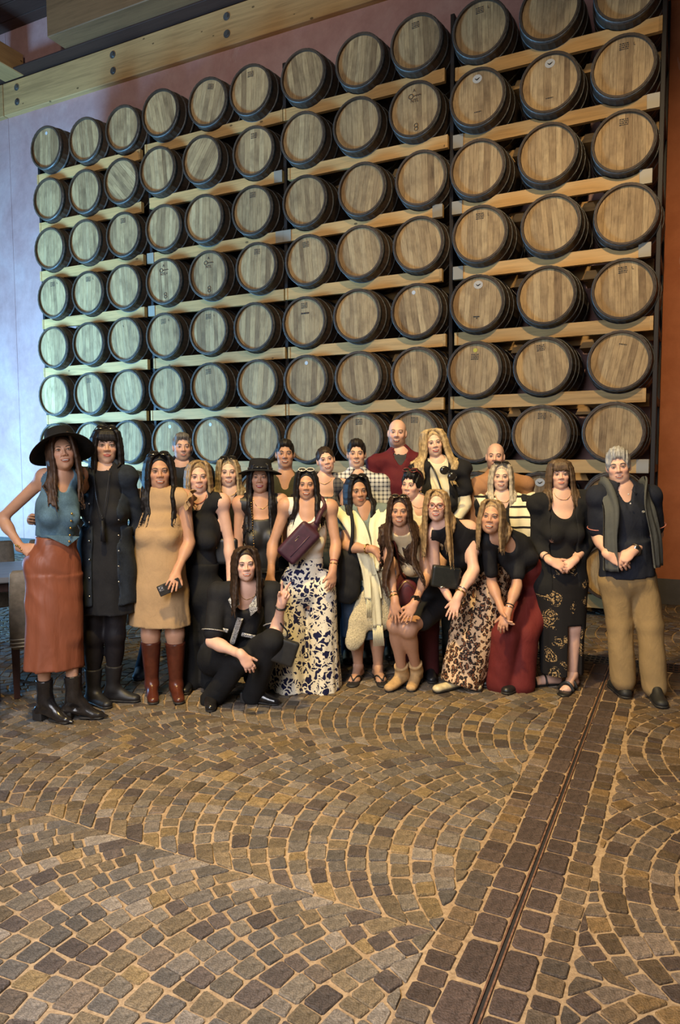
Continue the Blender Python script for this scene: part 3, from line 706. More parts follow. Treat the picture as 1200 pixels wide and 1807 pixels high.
# ------------------------------------------------------------------ people: implicit surfaces -> smooth meshes
class Prim:
    """kinds: cap (tapered capsule, optional flattening), ell (ellipsoid with axes), loft (stack of ellipses along an axis)"""
    def __init__(s, kind, k=0.03, op='u', **a): s.kind, s.k, s.op, s.a = kind, k, op, a
    def grow(s, e, k=None, op=None):
        a = dict(s.a)
        if s.kind == 'cap': a['ra'] = a['ra']+e; a['rb'] = a['rb']+e
        elif s.kind == 'ell': a['r'] = np.asarray(a['r'])+e
        elif s.kind == 'box': a['h'] = np.asarray(a['h'])+e
        return Prim(s.kind, s.k if k is None else k, op or s.op, **a)
    def bounds(s):
        a = s.a
        if s.kind == 'cap':
            m = max(a['ra'], a['rb']); return np.minimum(a['a'], a['b'])-m, np.maximum(a['a'], a['b'])+m
        if s.kind == 'ell':
            ax = a.get('ax'); r = np.asarray(a['r'], float)
            e = r if ax is None else np.sqrt(((np.asarray(ax)*r[:, None])**2).sum(0)); return a['c']-e, a['c']+e
        if s.kind == 'box':
            e = np.abs(np.asarray(a['ax'])*np.asarray(a['h'])[:, None]).sum(0)+a.get('r', 0); return a['c']-e, a['c']+e
        ax = np.asarray(a['ax']); P = []
        for (t, cx, cy, rx, ry) in a['rings']:
            fo = 1+a.get('amp', 0)
            c = a['o']+ax[0]*cx+ax[1]*cy+ax[2]*t; e = np.sqrt((ax[0]*rx*fo)**2+(ax[1]*ry*fo)**2); P += [c-e, c+e]
        P = np.array(P); return P.min(0), P.max(0)
    def ev(s, x, y, z):
        a = s.a
        if s.kind == 'cap':
            A = a['a']; d = a['b']-A; L = d@d+1e-9; px, py, pz = x-A[0], y-A[1], z-A[2]
            t = np.clip((px*d[0]+py*d[1]+pz*d[2])/L, 0, 1); qx, qy, qz = px-t*d[0], py-t*d[1], pz-t*d[2]
            if 'flat' in a:
                n, f = a['flat']; q = (qx*n[0]+qy*n[1]+qz*n[2])*(1/f-1); qx, qy, qz = qx+q*n[0], qy+q*n[1], qz+q*n[2]
            return np.sqrt(qx*qx+qy*qy+qz*qz)-(a['ra']+(a['rb']-a['ra'])*t)
        if s.kind == 'ell':
            c, r = a['c'], a['r']; px, py, pz = x-c[0], y-c[1], z-c[2]
            if 'ax' in a:
                ax = a['ax']; px, py, pz = [px*v[0]+py*v[1]+pz*v[2] for v in ax]
            k0 = np.sqrt((px/r[0])**2+(py/r[1])**2+(pz/r[2])**2); k1 = np.sqrt((px/r[0]**2)**2+(py/r[1]**2)**2+(pz/r[2]**2)**2)+1e-9
            return k0*(k0-1)/k1
        c = a['c'] if s.kind == 'box' else a['o']; ax = a['ax']; px, py, pz = x-c[0], y-c[1], z-c[2]
        px, py, pz = [px*v[0]+py*v[1]+pz*v[2] for v in ax]
        if s.kind == 'box':
            h = a['h']; q = [np.abs(p)-hh for p, hh in zip((px, py, pz), h)]
            return np.sqrt(sum(np.maximum(v, 0)**2 for v in q))+np.minimum(np.maximum(np.maximum(q[0], q[1]), q[2]), 0)-a.get('r', 0)
        R = np.array(a['rings'], float); T = R[:, 0]
        f = [np.interp(pz, T, R[:, i]) for i in range(1, 5)]
        qx, qy = px-f[0], py-f[1]; q = np.sqrt((qx/f[2])**2+(qy/f[3])**2)
        if a.get('amp'):
            th = np.arctan2(qy/f[3], qx/f[2]); tt = np.clip((pz-T[0])/(T[-1]-T[0]), 0, 1); w = (1-tt) if a.get('down', True) else tt
            n = a['n']; ph = a.get('ph', 0)
            q = q/(1+a['amp']*w**1.2*(np.sin(n*th+ph+1.5*np.sin(2*th+ph)+1.2*tt)*0.7+0.3*np.sin((2*n+1)*th+ph*2)))
        d = (q-1)*np.minimum(f[2], f[3])
        return np.maximum(d, np.maximum(T[0]-pz, pz-T[-1]))
def cap(a, b, ra, rb=None, k=0.03, op='u', flat=None):
    d = dict(a=np.asarray(a, float), b=np.asarray(b, float), ra=ra, rb=ra if rb is None else rb)
    if flat is not None: d['flat'] = (nrm(flat[0]), flat[1])
    return Prim('cap', k, op, **d)
def ell(c, r, ax=None, k=0.03, op='u'):
    d = dict(c=np.asarray(c, float), r=np.asarray(r, float))
    if ax is not None: d['ax'] = np.asarray(ax)
    return Prim('ell', k, op, **d)
def boxp(c, h, ax, r=0.0, k=0.01, op='u'): return Prim('box', k, op, c=np.asarray(c, float), h=np.asarray(h, float), ax=np.asarray(ax), r=r)
def loft(o, ax, rings, k=0.02, op='u', amp=0, n=8, ph=0, down=True): return Prim('loft', k, op, o=np.asarray(o, float), ax=np.asarray(ax), rings=rings, amp=amp, n=n, ph=ph, down=down)
class Half:
    """keeps the side of a plane its normal points away from"""
    op = 'i'
    def __init__(s, p, n): s.p, s.n = np.asarray(p, float), nrm(n)
    def ev(s, x, y, z): return (x-s.p[0])*s.n[0]+(y-s.p[1])*s.n[1]+(z-s.p[2])*s.n[2]

_CE = [(0, 1), (2, 3), (4, 5), (6, 7), (0, 2), (1, 3), (4, 6), (5, 7), (0, 4), (1, 5), (2, 6), (3, 7)]
_CO = np.array([[i >> 2 & 1, i >> 1 & 1, i & 1] for i in range(8)])
def surface_nets(Fv, lo, h):
    S = Fv < 0
    n = np.array(Fv.shape)-1
    cnt = np.zeros(n, np.int8)
    for o in _CO: cnt += S[o[0]:o[0]+n[0], o[1]:o[1]+n[1], o[2]:o[2]+n[2]]
    I = np.argwhere((cnt > 0) & (cnt < 8))
    if len(I) == 0: return None
    idx = np.full(n, -1, np.int32); idx[I[:, 0], I[:, 1], I[:, 2]] = np.arange(len(I))
    cv = np.stack([Fv[I[:, 0]+o[0], I[:, 1]+o[1], I[:, 2]+o[2]] for o in _CO], 1)
    acc = np.zeros((len(I), 3)); num = np.zeros(len(I))
    for a, b in _CE:
        va, vb = cv[:, a], cv[:, b]; m = (va < 0) != (vb < 0)
        t = np.where(m, va/(va-vb+1e-12), 0)
        acc += np.where(m[:, None], _CO[a]+(_CO[b]-_CO[a])*t[:, None], 0); num += m
    V = lo+(I+acc/num[:, None])*h
    Q = []
    for ax in range(3):
        b, c = (ax+1) % 3, (ax+2) % 3
        s0 = [slice(None)]*3; s1 = [slice(None)]*3; s0[ax] = slice(0, -1); s1[ax] = slice(1, None)
        E = np.argwhere(S[tuple(s0)] != S[tuple(s1)])
        E = E[(E[:, b] >= 1) & (E[:, c] >= 1) & (E[:, b] < n[b]) & (E[:, c] < n[c])]
        if not len(E): continue
        q = []
        for db, dc in ((-1, -1), (0, -1), (0, 0), (-1, 0)):
            G = E.copy(); G[:, b] += db; G[:, c] += dc; q.append(idx[G[:, 0], G[:, 1], G[:, 2]])
        q = np.stack(q, 1); neg = S[tuple(s0)][E[:, 0], E[:, 1], E[:, 2]]
        q[~neg] = q[~neg][:, ::-1]; Q.append(q)
    Q = np.concatenate(Q); Q = Q[(Q >= 0).all(1)]
    return V, Q
def field(prims, lo, hi, h, disp=None):
    n = np.maximum(np.ceil((hi-lo)/h).astype(int)+1, 4)
    X, Y, Z = [lo[i]+np.arange(n[i])*h for i in range(3)]
    D = np.full(n, 0.25, np.float32)
    for p in prims:
        if p.op == 'i':
            D = np.maximum(D, p.ev(X[:, None, None], Y[None, :, None], Z[None, None, :]).astype(np.float32)); continue
        a, b = p.bounds(); m = p.k+3*h
        i0 = np.clip(np.floor((a-m-lo)/h).astype(int), 0, n); i1 = np.clip(np.ceil((b+m-lo)/h).astype(int)+1, 0, n)
        if (i1 <= i0).any(): continue
        sl = tuple(slice(i0[k], i1[k]) for k in range(3))
        v = p.ev(X[sl[0], None, None], Y[None, sl[1], None], Z[None, None, sl[2]]).astype(np.float32)
        d = D[sl]; k = max(p.k, 1e-4)
        if p.op == 'u':
            t = np.clip(0.5+0.5*(d-v)/k, 0, 1); D[sl] = d+(v-d)*t-k*t*(1-t)
        else:
            t = np.clip(0.5-0.5*(d+v)/k, 0, 1); D[sl] = d+(-v-d)*t+k*t*(1-t)
    if disp is not None: D += disp(X[:, None, None], Y[None, :, None], Z[None, None, :]).astype(np.float32)
    return D
def solid(prims, h, lo=None, hi=None, disp=None):
    B = [p.bounds() for p in prims if p.op == 'u']
    l = np.min([b[0] for b in B], 0)-3*h-0.02; u = np.max([b[1] for b in B], 0)+3*h+0.02
    for p in prims:                      # shrink the grid to axis-aligned cuts
        if isinstance(p, Half):
            for k in range(3):
                if abs(p.n[k]) > 0.985:
                    m = 0.18
                    if p.n[k] > 0: u[k] = min(u[k], p.p[k]+m)
                    else: l[k] = max(l[k], p.p[k]-m)
    if lo is not None: l = np.maximum(l, lo)
    if hi is not None: u = np.minimum(u, hi)
    return surface_nets(field(prims, l, u, h, disp), l, h)
def at_points(prims, P):
    D = np.full(len(P), 0.25)
    for p in prims:
        if p.op == 'i': D = np.maximum(D, p.ev(P[:, 0], P[:, 1], P[:, 2])); continue
        v = p.ev(P[:, 0], P[:, 1], P[:, 2]); k = max(p.k, 1e-4)
        if p.op == 'u': t = np.clip(0.5+0.5*(D-v)/k, 0, 1); D = D+(v-D)*t-k*t*(1-t)
        else: t = np.clip(0.5-0.5*(D+v)/k, 0, 1); D = D+(-v-D)*t+k*t*(1-t)
    return D
def folds(amp, seed=0, fz=9.0, fx=16.0):
    r = random.Random(seed); a, b, c, d = [r.uniform(0, 6.28) for _ in range(4)]
    def f(x, y, z):
        w = 0.6*np.sin(5*z+a)+0.5*np.sin(7*x+b)
        v = np.sin(fx*x+3*w+a+5*z)*np.sin(fz*z+2*w+b)*0.5+0.35*np.sin(1.9*fx*y+2.3*fz*z+3*w+c)+0.45*(1-2*np.abs(np.sin(1.3*fx*x+1.7*fz*z+4*w+d)))*np.sin(2.1*fz*z-fx*x+a)
        return amp*1.5*v
    return f

# ------------------------------------------------------------------ figure builder
SKIN = {'light': srgb(226, 188, 166), 'mid': srgb(212, 170, 144), 'tan': srgb(192, 146, 118), 'pink': srgb(222, 178, 156), 'deep': srgb(182, 138, 110)}
def label_seed(s): return s.root['label']
class Fig:
    def __init__(s, label, Y, sex='f', skin='mid', b=1.0, head=None, back=False, group=None, res=1.0, faceyaw=0, **J):
        s.Y, s.sex, s.b, s.res = Y, sex, b, res; s.tone = np.array(SKIN[skin])
        T = lambda v: at(v[0], v[1], Y+(v[2] if len(v) > 2 else 0))
        s.T = T
        hx, hy, cx, cy = head[:4]; s.yaw, s.pitch = (list(head[4:])+[0, 0])[:2]; hd = head[6] if len(head) > 6 else 0
        top, chin = at(hx, hy, Y+hd), at(cx, cy, Y+hd); L = np.linalg.norm(top-chin)
        s.hs = float(np.clip(L/0.245, 0.86, 1.04)); up = nrm(top-chin); s.H = chin+up*L*0.485
        to = nrm((EYEP-s.H)*[1, 1, 0]); lat = np.cross([0, 0, 1.0], -to); lat = nrm(-np.cross(to, [0, 0, 1.0])) if False else nrm(np.cross(to, [0, 0, 1.0]))*-1
        lat = lat if lat[0] > 0 else -lat
        f = to*math.cos(s.yaw)+lat*math.sin(s.yaw); f = f-(f@up)*up; f = nrm(f); f = nrm(f*math.cos(s.pitch)+up*math.sin(s.pitch)); u2 = nrm(up-(up@f)*f)
        l2 = np.cross(f, u2); l2 = l2 if l2@lat > 0 else -l2
        s.hax = np.array([l2, f, u2])       # rows: right (image), forward, up
        for k, v in J.items():
            if isinstance(v, tuple): setattr(s, k, T(v))
        g = lambda k, d: getattr(s, k) if hasattr(s, k) else d
        z = s.H[2]; st = z+0.115; x = s.H[0]; fx = -to
        sl = lat
        s.N = g('N', s.H+np.array([0, 0, -.20])*s.hs-to*0.03)
        w = (0.152 if sex == 'f' else 0.178)*b
        s.SA = g('SA', s.N-sl*w-np.array([0, 0, .045])); s.SB = g('SB', s.N+sl*w-np.array([0, 0, .045]))
        s.P = g('P', np.array([s.N[0], s.N[1], st*0.50]))
        hl = nrm((s.SB-s.SA)*[1, 1, 0]); s.HA = g('HA', s.P-hl*0.080*b); s.HB = g('HB', s.P+hl*0.080*b)
        s.AA = g('AA', np.array([s.HA[0], s.HA[1], 0.085])); s.AB = g('AB', np.array([s.HB[0], s.HB[1], 0.085]))
        s.KA = g('KA', s.HA*0.47+s.AA*0.53+to*0.025); s.KB = g('KB', s.HB*0.47+s.AB*0.53+to*0.025)
        dn = np.array([0, 0, -1.0]); rz = np.array([0, 0, .030 if not hasattr(s, 'noraise') else 0])
        s.N = s.N+rz; s.SA = s.SA+rz; s.SB = s.SB+rz
        s.EA = g('EA', s.SA+dn*.29-sl*.05); s.EB = g('EB', s.SB+dn*.29+sl*.05)
        s.WA = g('WA', s.EA+dn*.235+to*.05); s.WB = g('WB', s.EB+dn*.235+to*.05)
        s.to, s.lat0 = to, lat
        s.up = nrm(s.N-s.P); l = s.SB-s.SA; s.lat = nrm(l-(l@s.up)*s.up); s.fwd = np.cross(s.lat, s.up)
        if s.fwd@to < 0 and not back: s.fwd = -s.fwd
        s.base = np.array([(s.AA[0]+s.AB[0])/2, (s.AA[1]+s.AB[1])/2, 0.0])
        s.tax = np.array([s.lat, s.fwd, s.up]); s.len = np.linalg.norm(s.N-s.P)
        s.root = empty('person', s.base, label, 'person', group or 'people posing before the barrels')
        s.body_prims(); s.garments = []; s.extra = []; s.hands = []; s.faceparts = []; s.smile = 1.0; s.lipc = None
    def sp(s, t, f=0, l=0): return s.N+(s.P-s.N)*t+s.fwd*f+s.lat*l
    def body_prims(s):
        b, N, up, f, l = s.b, s.N, s.up, s.fwd, s.lat; F = s.sex == 'f'; ax = s.tax
        bm = lambda v: np.array([v[0]*b, v[1]*b, v[2]])
        t = [ell(s.sp(.34), bm((.132, .098, .17) if F else (.155, .112, .18)), ax, .05), ell(s.sp(.68), bm((.112, .088, .13) if F else (.135, .105, .14)), ax, .06), ell(s.sp(.98), bm((.150, .110, .125) if F else (.148, .115, .13)), ax, .06)]
        for S, H in ((s.SA, s.HA), (s.SB, s.HB)):
            t.append(cap(N-up*.05, S, .058*b, .052*b, .04)); t.append(cap(N+up*.03, N*.42+S*.58+up*.005, .045*b, .036*b, .04))
            t.append(ell(H-f*.035-up*.0, (.080*b, .084*b, .095), ax, .05))
            if F: t.append(ell(s.sp(.42, .082*b)+nrm(S-N)*0+l*(.066*b)*(1 if (S-N)@l > 0 else -1), (.056*b, .044*b, .058), ax, .035))
        s.torso = t; s.arms = {}; s.legs = {}
        a = (.93 if F else 1.1)*b
        for n, S, E, W in (('A', s.SA, s.EA, s.WA), ('B', s.SB, s.EB, s.WB)):
            s.arms[n] = [ell(S, np.array([.055]*3)*a, None, .04), cap(S, E, .046*a, .037*a, .03), cap(E, W, .038*a, .0255*a, .02), ell(E*.72+W*.28, np.array([.038, .038, .055])*a, np.array(frame_of(W-E)), .03)]
        for n, H, K, A in (('A', s.HA, s.KA, s.AA), ('B', s.HB, s.KB, s.AB)):
            m = K*.7+A*.3; bk = nrm(np.cross(s.hl() if False else s.lat, nrm(A-K))); bk = bk if bk@s.fwd < 0 else -bk
            s.legs[n] = [cap(H, K, .079*b, .052*b, .05), cap(K, A, .052*b, .034*b, .03), ell(m+bk*.018, np.array([.048*b, .048*b, .10]), np.array(frame_of(A-K)), .03), ell(K, np.array([.050, .050, .058])*b, None, .03)]
        R = s.hs; q = s.hax; hp = lambda x, y, z: s.H+(q[0]*x+q[1]*y+q[2]*z)*R
        s.hp = hp; e = lambda c, r, k=.02, op='u': ell(hp(*c), np.array(r)*R, q, k*R, op)
        m = 0.0 if F else 1.0
        hd = [e((0, -.012, .032), (.073, .092, .083)), e((0, .018, -.028), (.062, .068, .080), .03), e((0, .033, -.072), (.046+.006*m, .046, .040), .035), e((0, .064, -.097), (.018+.005*m, .016, .015), .02)]
        for x in (-1, 1): hd += [e((x*.038, .058, -.024), (.021, .020, .018), .022), e((x*.031, .091, .004), (.016, .013, .0095), .014, 's'), e((x*.031, .073, .003), (.0125, .0125, .0115), .004), e((x*.075, -.008, -.008), (.010, .019, .031), .008)]
        nf = .82 if F else 1.0
        hd += [cap(hp(-.036, .078, .022), hp(.036, .078, .022), .010*R, .010*R, .014*R), cap(hp(0, .082, .012), hp(0, .101 if F else .104, -.026), .0068*R*nf, .0112*R*nf, .010*R)]
        for x in (-1, 1): hd.append(e((x*.012, .092, -.030), (.009, .009, .008), .008))
        hd += [e((0, .082, -.056), (.025, .012, .007), .008), e((0, .080, -.068), (.021, .012, .008), .008)]
        nr = (.049 if F else .060)*R*min(b, 1.1)
        neck = [cap(hp(0, -.022, -.05), s.N, nr, nr*1.06, .03), cap(s.N+up*.01-f*.006, s.N-up*.05-f*.012, nr*1.0, nr*1.1, .05)]
        s.head, s.neck = hd, neck
    def hl(s): return s.lat
    def frontpt(s, x, z, prims=None):
        """point on the face surface straight ahead of head-local (x, z)"""
        ys = np.linspace(.14, .03, 111); P = np.array([s.hp(x, y, z) for y in ys]); d = at_points(s.head, P)
        i = np.argmax(d < 0); return s.hp(x, ys[i], z), ys[i]
    # ---- hands
    def hand(s, n, d, nrm_, thumb, mode='relax', size=1.0):
        """d finger direction, nrm_ palm normal, thumb +1/-1 picks the thumb side"""
        W = s.WA if n == 'A' else s.WB; d = nrm(d); p = nrm(np.asarray(nrm_, float)-(np.asarray(nrm_, float)@d)*d); sd = np.cross(d, p)*thumb
        k = size*(.92 if s.sex == 'f' else 1.05)
        L = [cap(W-d*.02, W+d*.03*k, .025*k, .027*k, .02, flat=(p, .75)), ell(W+d*.052*k, np.array([.039, .050, .0165])*k, np.array([sd, d, p]), .015), cap(W+d*.028*k+sd*.018*k, W+d*.05*k+sd*.03*k, .016*k, .013*k, .015)]
        ang = {'relax': (22, 28, 15), 'flat': (6, 8, 4), 'fist': (70, 80, 45), 'hold': (45, 55, 35), 'spread': (10, 14, 8)}
        for i, (o, ln, sp) in enumerate(((.028, .068, .10), (.0095, .077, .03), (-.0095, .071, -.04), (-.028, .055, -.12))):
            m = mode
            if mode == 'peace': m = 'straight' if i < 2 else 'fist'
            A = (2, 3, 2) if m == 'straight' else ang[m]
            spr = sp*(1.9 if mode in ('peace', 'spread', 'flat') else 1.0)
            if mode == 'peace' and i < 2: spr = (.28, -.22)[i]
            P0 = W+(d*.088+sd*o)*k-(d*.012*abs(i-1)*.6)*k; dd = nrm(d+sd*spr); t = 0; r = .0088*k
            for j, fr in enumerate((.45, .32, .23)):
                t += math.radians(A[j]); v = dd*math.cos(t)+p*math.sin(t); P1 = P0+v*ln*fr*k; L.append(cap(P0, P1, r, r*.92, .004)); P0 = P1; r *= .92
        t0 = W+(d*.04+sd*.03)*k; tv = nrm(d*.75+sd*.65+p*.25) if mode not in ('fist', 'hold', 'peace') else nrm(d*.7+sd*.15+p*.75)
        L.append(cap(t0, t0+tv*.034*k, .0125*k, .0105*k, .008)); t1 = t0+tv*.034*k; L.append(cap(t1, t1+nrm(tv+d*.35)*.028*k, .0105*k, .0085*k, .004))
        s.hands.append((n, L, W, d, p, sd, k))
    def foot(s, n, toe, bare=True):
        A = s.AA if n == 'A' else s.AB; t = np.asarray(toe, float); d = nrm((t-A)*[1, 1, 0]); sd = np.cross([0, 0, 1.0], d)
        h = A*[1, 1, 0]-d*.045; L = [cap(h+[0, 0, .035], A, .030, .032, .03), cap(A-[0, 0, .02], h+d*.17+[0, 0, .03], .034, .022, .03), cap(h+[0, 0, .03], h+d*.17+[0, 0, .024], .028, .034, .03, flat=((0, 0, 1), .7))]
        for i in range(5):
            q = h+d*(.185-.010*abs(i-1)*1.2)+sd*(-.032+.016*i)+[0, 0, .022]; L.append(cap(q, q+d*(.026 if i else .03), .009, .0075, .006))
        return L
    def sandal(s, n, toe, mat, kind='flipflop'):
        A = s.AA if n == 'A' else s.AB; d = nrm((np.asarray(toe)-A)*[1, 1, 0]); sd = np.cross([0, 0, 1.0], d); h = A*[1, 1, 0]-d*.055
        s.legs[n] = s.legs[n]+s.foot(n, toe)
        sole = solid([cap(h+[0, 0, .006], h+d*.25+[0, 0, .006], .036, .046, .0, flat=((0, 0, 1), .28))], .006)
        o = s.add('sandal', sole, mat)
        st = MB(); z = lambda v: v
        if kind == 'flipflop':
            for q in (-1, 1): st.tube(spline([h+d*.225+[0, 0, .03], h+d*.17+sd*q*.028+[0, 0, .052], h+d*.11+sd*q*.045+[0, 0, .018]], 8), .006, 6)
        else:
            for t_, w_ in ((.19, .046), (.11, .046)):
                st.tube(spline([h+d*t_-sd*w_+[0, 0, .012], h+d*t_-sd*w_*.6+[0, 0, .052], h+d*t_+[0, 0, .066], h+d*t_+sd*w_*.6+[0, 0, .052], h+d*t_+sd*w_+[0, 0, .012]], 14), .017, 8, flat=d)
        st.build('strap', mat, o, True, off=s.base)
    # ---- meshes
    def add(s, name, VQ, mat, parent=None, label=None, cols=None):
        if VQ is None: return None
        V, Q = VQ; me = mesh_np(name, V-s.base, [Q])
        if cols is not None: set_col(me, cols)
        return link(name, me, mat, parent or s.root, label=label)
    def mb(s, name, mb, mat, parent=None, label=None, smooth=True):
        return mb.build(name, mat, parent or s.root, smooth, off=s.base, label=label)
    def wear(s, name, prims, mat, h=.010, disp=None, label=None, parent=None):
        o = s.add(name, solid(prims, h*s.res, disp=disp), mat, parent, label); return o
    def finish(s):
        """one body mesh: coarse figure, fine head, fine hands, features"""
        have = {h[0] for h in s.hands}
        for n_, th in (('A', 1), ('B', -1)):
            if n_ not in have:
                E_, W_ = (s.EA, s.WA) if n_ == 'A' else (s.EB, s.WB); s.hand(n_, W_-E_, s.lat*th+s.fwd*.2*0-s.fwd*.3, th, 'relax')
        neckhead = s.neck+s.head; allp = s.torso+s.neck+s.arms['A']+s.arms['B']+s.legs['A']+s.legs['B']
        Vs, Qs, Cs, n = [], [], [], 0
        def put(V, Q, col):
            nonlocal n
            Vs.append(V); Qs.append(Q+n if not isinstance(Q, list) else [q+n for q in Q]); Cs.append(np.broadcast_to(col, (len(V), 3)) if np.ndim(col) == 1 else col); n += len(V)
        V, Q = solid(allp, .0125*s.res)
        c = V[Q].mean(1); keep = ~(((c-s.hp(0, 0, -.05))**2).sum(1) < (.045*s.hs)**2)
        put(V, Q[keep], s.tone)
        hb = s.H-.17*s.hs, s.H+.15*s.hs
        V, Q = solid(s.torso[:0]+s.neck+s.head, .0046*max(1, s.res*.9)); loc = (V-s.H)@s.hax.T/s.hs
        x, y, z = loc.T; base = np.broadcast_to(s.tone, (len(V), 3)).copy()
        def blend(m, c): base[:] = base*(1-m[:, None])+np.asarray(c)*m[:, None]
        red = s.tone*np.array([1.0, .68, .62])
        for sx in (-1, 1): blend(.42*np.exp(-(((x-sx*.040)/.022)**2+((z+.030)/.020)**2))*(y > 0), red); blend(.30*np.exp(-(((x-sx*.031)/.018)**2+((z-.003)/.010)**2))*(y > .04), s.tone*np.array([.62, .50, .46]))
        blend(.25*np.exp(-((x/.014)**2+((z+.028)/.014)**2))*(y > .06), red)
        if getattr(s, 'beard', None) is not None:
            c, amt = s.beard; w = np.clip((-z-.034)/.02, 0, 1)*(y > .0)*np.clip((y+.01)/.03, 0, 1)*(1-np.exp(-((x/.020)**2+((z+.062)/.009)**2)))*np.clip(1-(np.abs(x)-.03*0)/.2, 0, 1); blend(amt*w, c)
        if getattr(s, 'scalp', None) is not None:
            c, amt = s.scalp; w = np.clip((z-.012+.02*(np.abs(x) > .055))/.03, 0, 1)*np.clip((.055-y)/.02, 0, 1)*(1-np.clip((z-.075)/.03, 0, 1)); blend(amt*w, c)
        put(V, Q, base)
        for (nm, L, W, d, p, sd, k) in s.hands:
            V, Q = solid(L+[cap((s.EA if nm == 'A' else s.EB)*.25+W*.75, W, .029*(.93 if s.sex == 'f' else 1.1)*s.b, .0255*(.93 if s.sex == 'f' else 1.1)*s.b, .02)], .0048*max(1, s.res*.8)); put(V, Q, s.tone*np.array([1.0, .95, .93]))
        # features
        tri = []
        def ball(c, r, ax, col, nu=10, nv=6):
            nonlocal n
            V, fs = ball_np(c, np.array(r)*s.hs, ax, nu, nv); tri.append(fs[0]+n); Vs.append(V); Qs.append(fs[1]+n); Cs.append(np.broadcast_to(np.asarray(col, float), (len(V), 3))); n += len(V)
        def tube(pts, rad, col):
            nonlocal n
            V, q, caps = tube_np(pts, np.array(rad)*s.hs, 6); Vs.append(V); Qs.append(q+n); Cs.append(np.broadcast_to(np.asarray(col, float), (len(V), 3))); n += len(V)
        A = s.hax; fw = A[1]*s.hs
        sm = s.smile; browc = getattr(s, 'brow', np.array((.05, .032, .022))); F = s.sex == 'f'
        for sx in (-1, 1):
            P, yy = s.frontpt(sx*.031, .003)
            squint = .0050-.0017*min(sm, 1)
            ball(P-fw*.0008, (.0108, .0042, squint*.9), A, (.46, .40, .36)); ball(P+fw*.0022, (.0047, .0028, squint*.86), A, getattr(s, 'iris', (.035, .022, .015)))
            lid = [s.frontpt(sx*.031+dx, .003+dz)[0]+fw*.0025 for dx, dz in ((-.0135*sx, .0), (-.006*sx, .0055), (.004*sx, .0062), (.0145*sx, .002))]
            tube(spline(lid, 8), [.0010, .0018, .0022, .0024, .0024, .0022, .0018, .001] if F else [.0008, .0013, .0015, .0015, .0015, .0015, .0013, .0008], (.02, .014, .012) if F else s.tone*.35)
            low = [s.frontpt(sx*.031+dx, .003+dz)[0]+fw*.0014 for dx, dz in ((-.012*sx, -.002), (.0, -.0062), (.0125*sx, -.002))]
            tube(spline(low, 6), .0009, s.tone*.4)
            br = [s.frontpt(sx*(x_), z_)[0]+fw*.0005 for x_, z_ in ((.014, .0205), (.028, .0255), (.040, .0245), (.050, .0175))]
            tube(spline(br, 8), np.array([.0022, .0030, .0032, .0030, .0026, .0022, .0018, .001])*(1.0 if F else 1.25), browc)
            nn = s.frontpt(sx*.007, -.0365)[0]; ball(nn-fw*.001, (.0036, .003, .0022), A, s.tone*.28, 6, 4)
        lc = s.tone*np.array([.80, .46, .44]) if s.lipc is None else np.array(s.lipc)
        w = .021+.007*sm; up_ = .004*sm
        pu = [(-w, -.061+up_), (-w*.45, -.0585), (-.004, -.0565), (0, -.058), (.004, -.0565), (w*.45, -.0585), (w, -.061+up_)]
        gap = .0035+.0055*max(0, sm-.3) if sm > .4 else .003
        pl = [(-w*.95, -.062+up_), (-w*.55, -.0645-gap*.55), (0, -.066-gap), (w*.55, -.0645-gap*.55), (w*.95, -.062+up_)]
        if sm > .4:
            P, yy = s.frontpt(0, -.0625-gap*.3)
            ax2 = A; ball(s.hp(0, yy-.004, -.061-gap*.45), (w*.88, .0062, .0035+gap*.42), ax2, (.05, .015, .012), 14, 6)
            ball(s.hp(0, yy-.0025, -.0605-gap*.28), (w*.74, .0062, .0026+gap*.27), ax2, (.74, .71, .66), 14, 6)
        for pts, r in ((pu, .0031 if F else .0024), (pl, .0040 if F else .003)):
            Q3 = spline([s.frontpt(x_, z_)[0]+fw*.0005 for x_, z_ in pts], 12); tube(Q3, np.array([.45, .7, .9, 1, 1, 1, 1, 1, 1, .9, .7, .45])*r, lc)
        if sm > .3:
            for sx in (-1, 1):
                fo = [s.frontpt(sx*x_, z_)[0]+fw*.0002 for x_, z_ in ((.019, -.034), (.027, -.044), (.0335, -.056))]; tube(spline(fo, 6), .0009, s.tone*.62)
        qs = [q for q in Qs]; V = np.concatenate(Vs); faces = [np.concatenate(qs)]+([np.concatenate(tri)] if tri else [])
        me = mesh_np('body', V-s.base, faces); set_col(me, np.concatenate(Cs)); return link('body', me, m_skin(), s.root)
    # ---- hair
    def hair_cap(s, mat, thick=.012, low=-.02, front=.062, top=.0, side=.0, name='hair', seed=1, h=.006, rough=.0018, hairline=.060):
        R, q = s.hs, s.hax; e = lambda c, r, k=.02, op='u': ell(s.hp(*c), np.array(r)*R, q, k*R, op)
        P = [e((0, -.014, .034), (.074+thick+side, .093+thick, .084+thick+top))]
        if top > 0: P.append(e((0, .03, .085+top*.4), (.058, .06, .030+top), .02))
        P.append(e((0, -.04, -.02), (.070+thick+side, .062+thick, .075), .03)) if low < -.03 else None
        P.append(e((0, .102, hairline-.094), (.066, .075, .094), .022, 's'))
        P.append(Half(s.hp(0, 0, low), -q[2]))
        r = random.Random(seed); ph = [r.uniform(0, 6) for _ in range(4)]
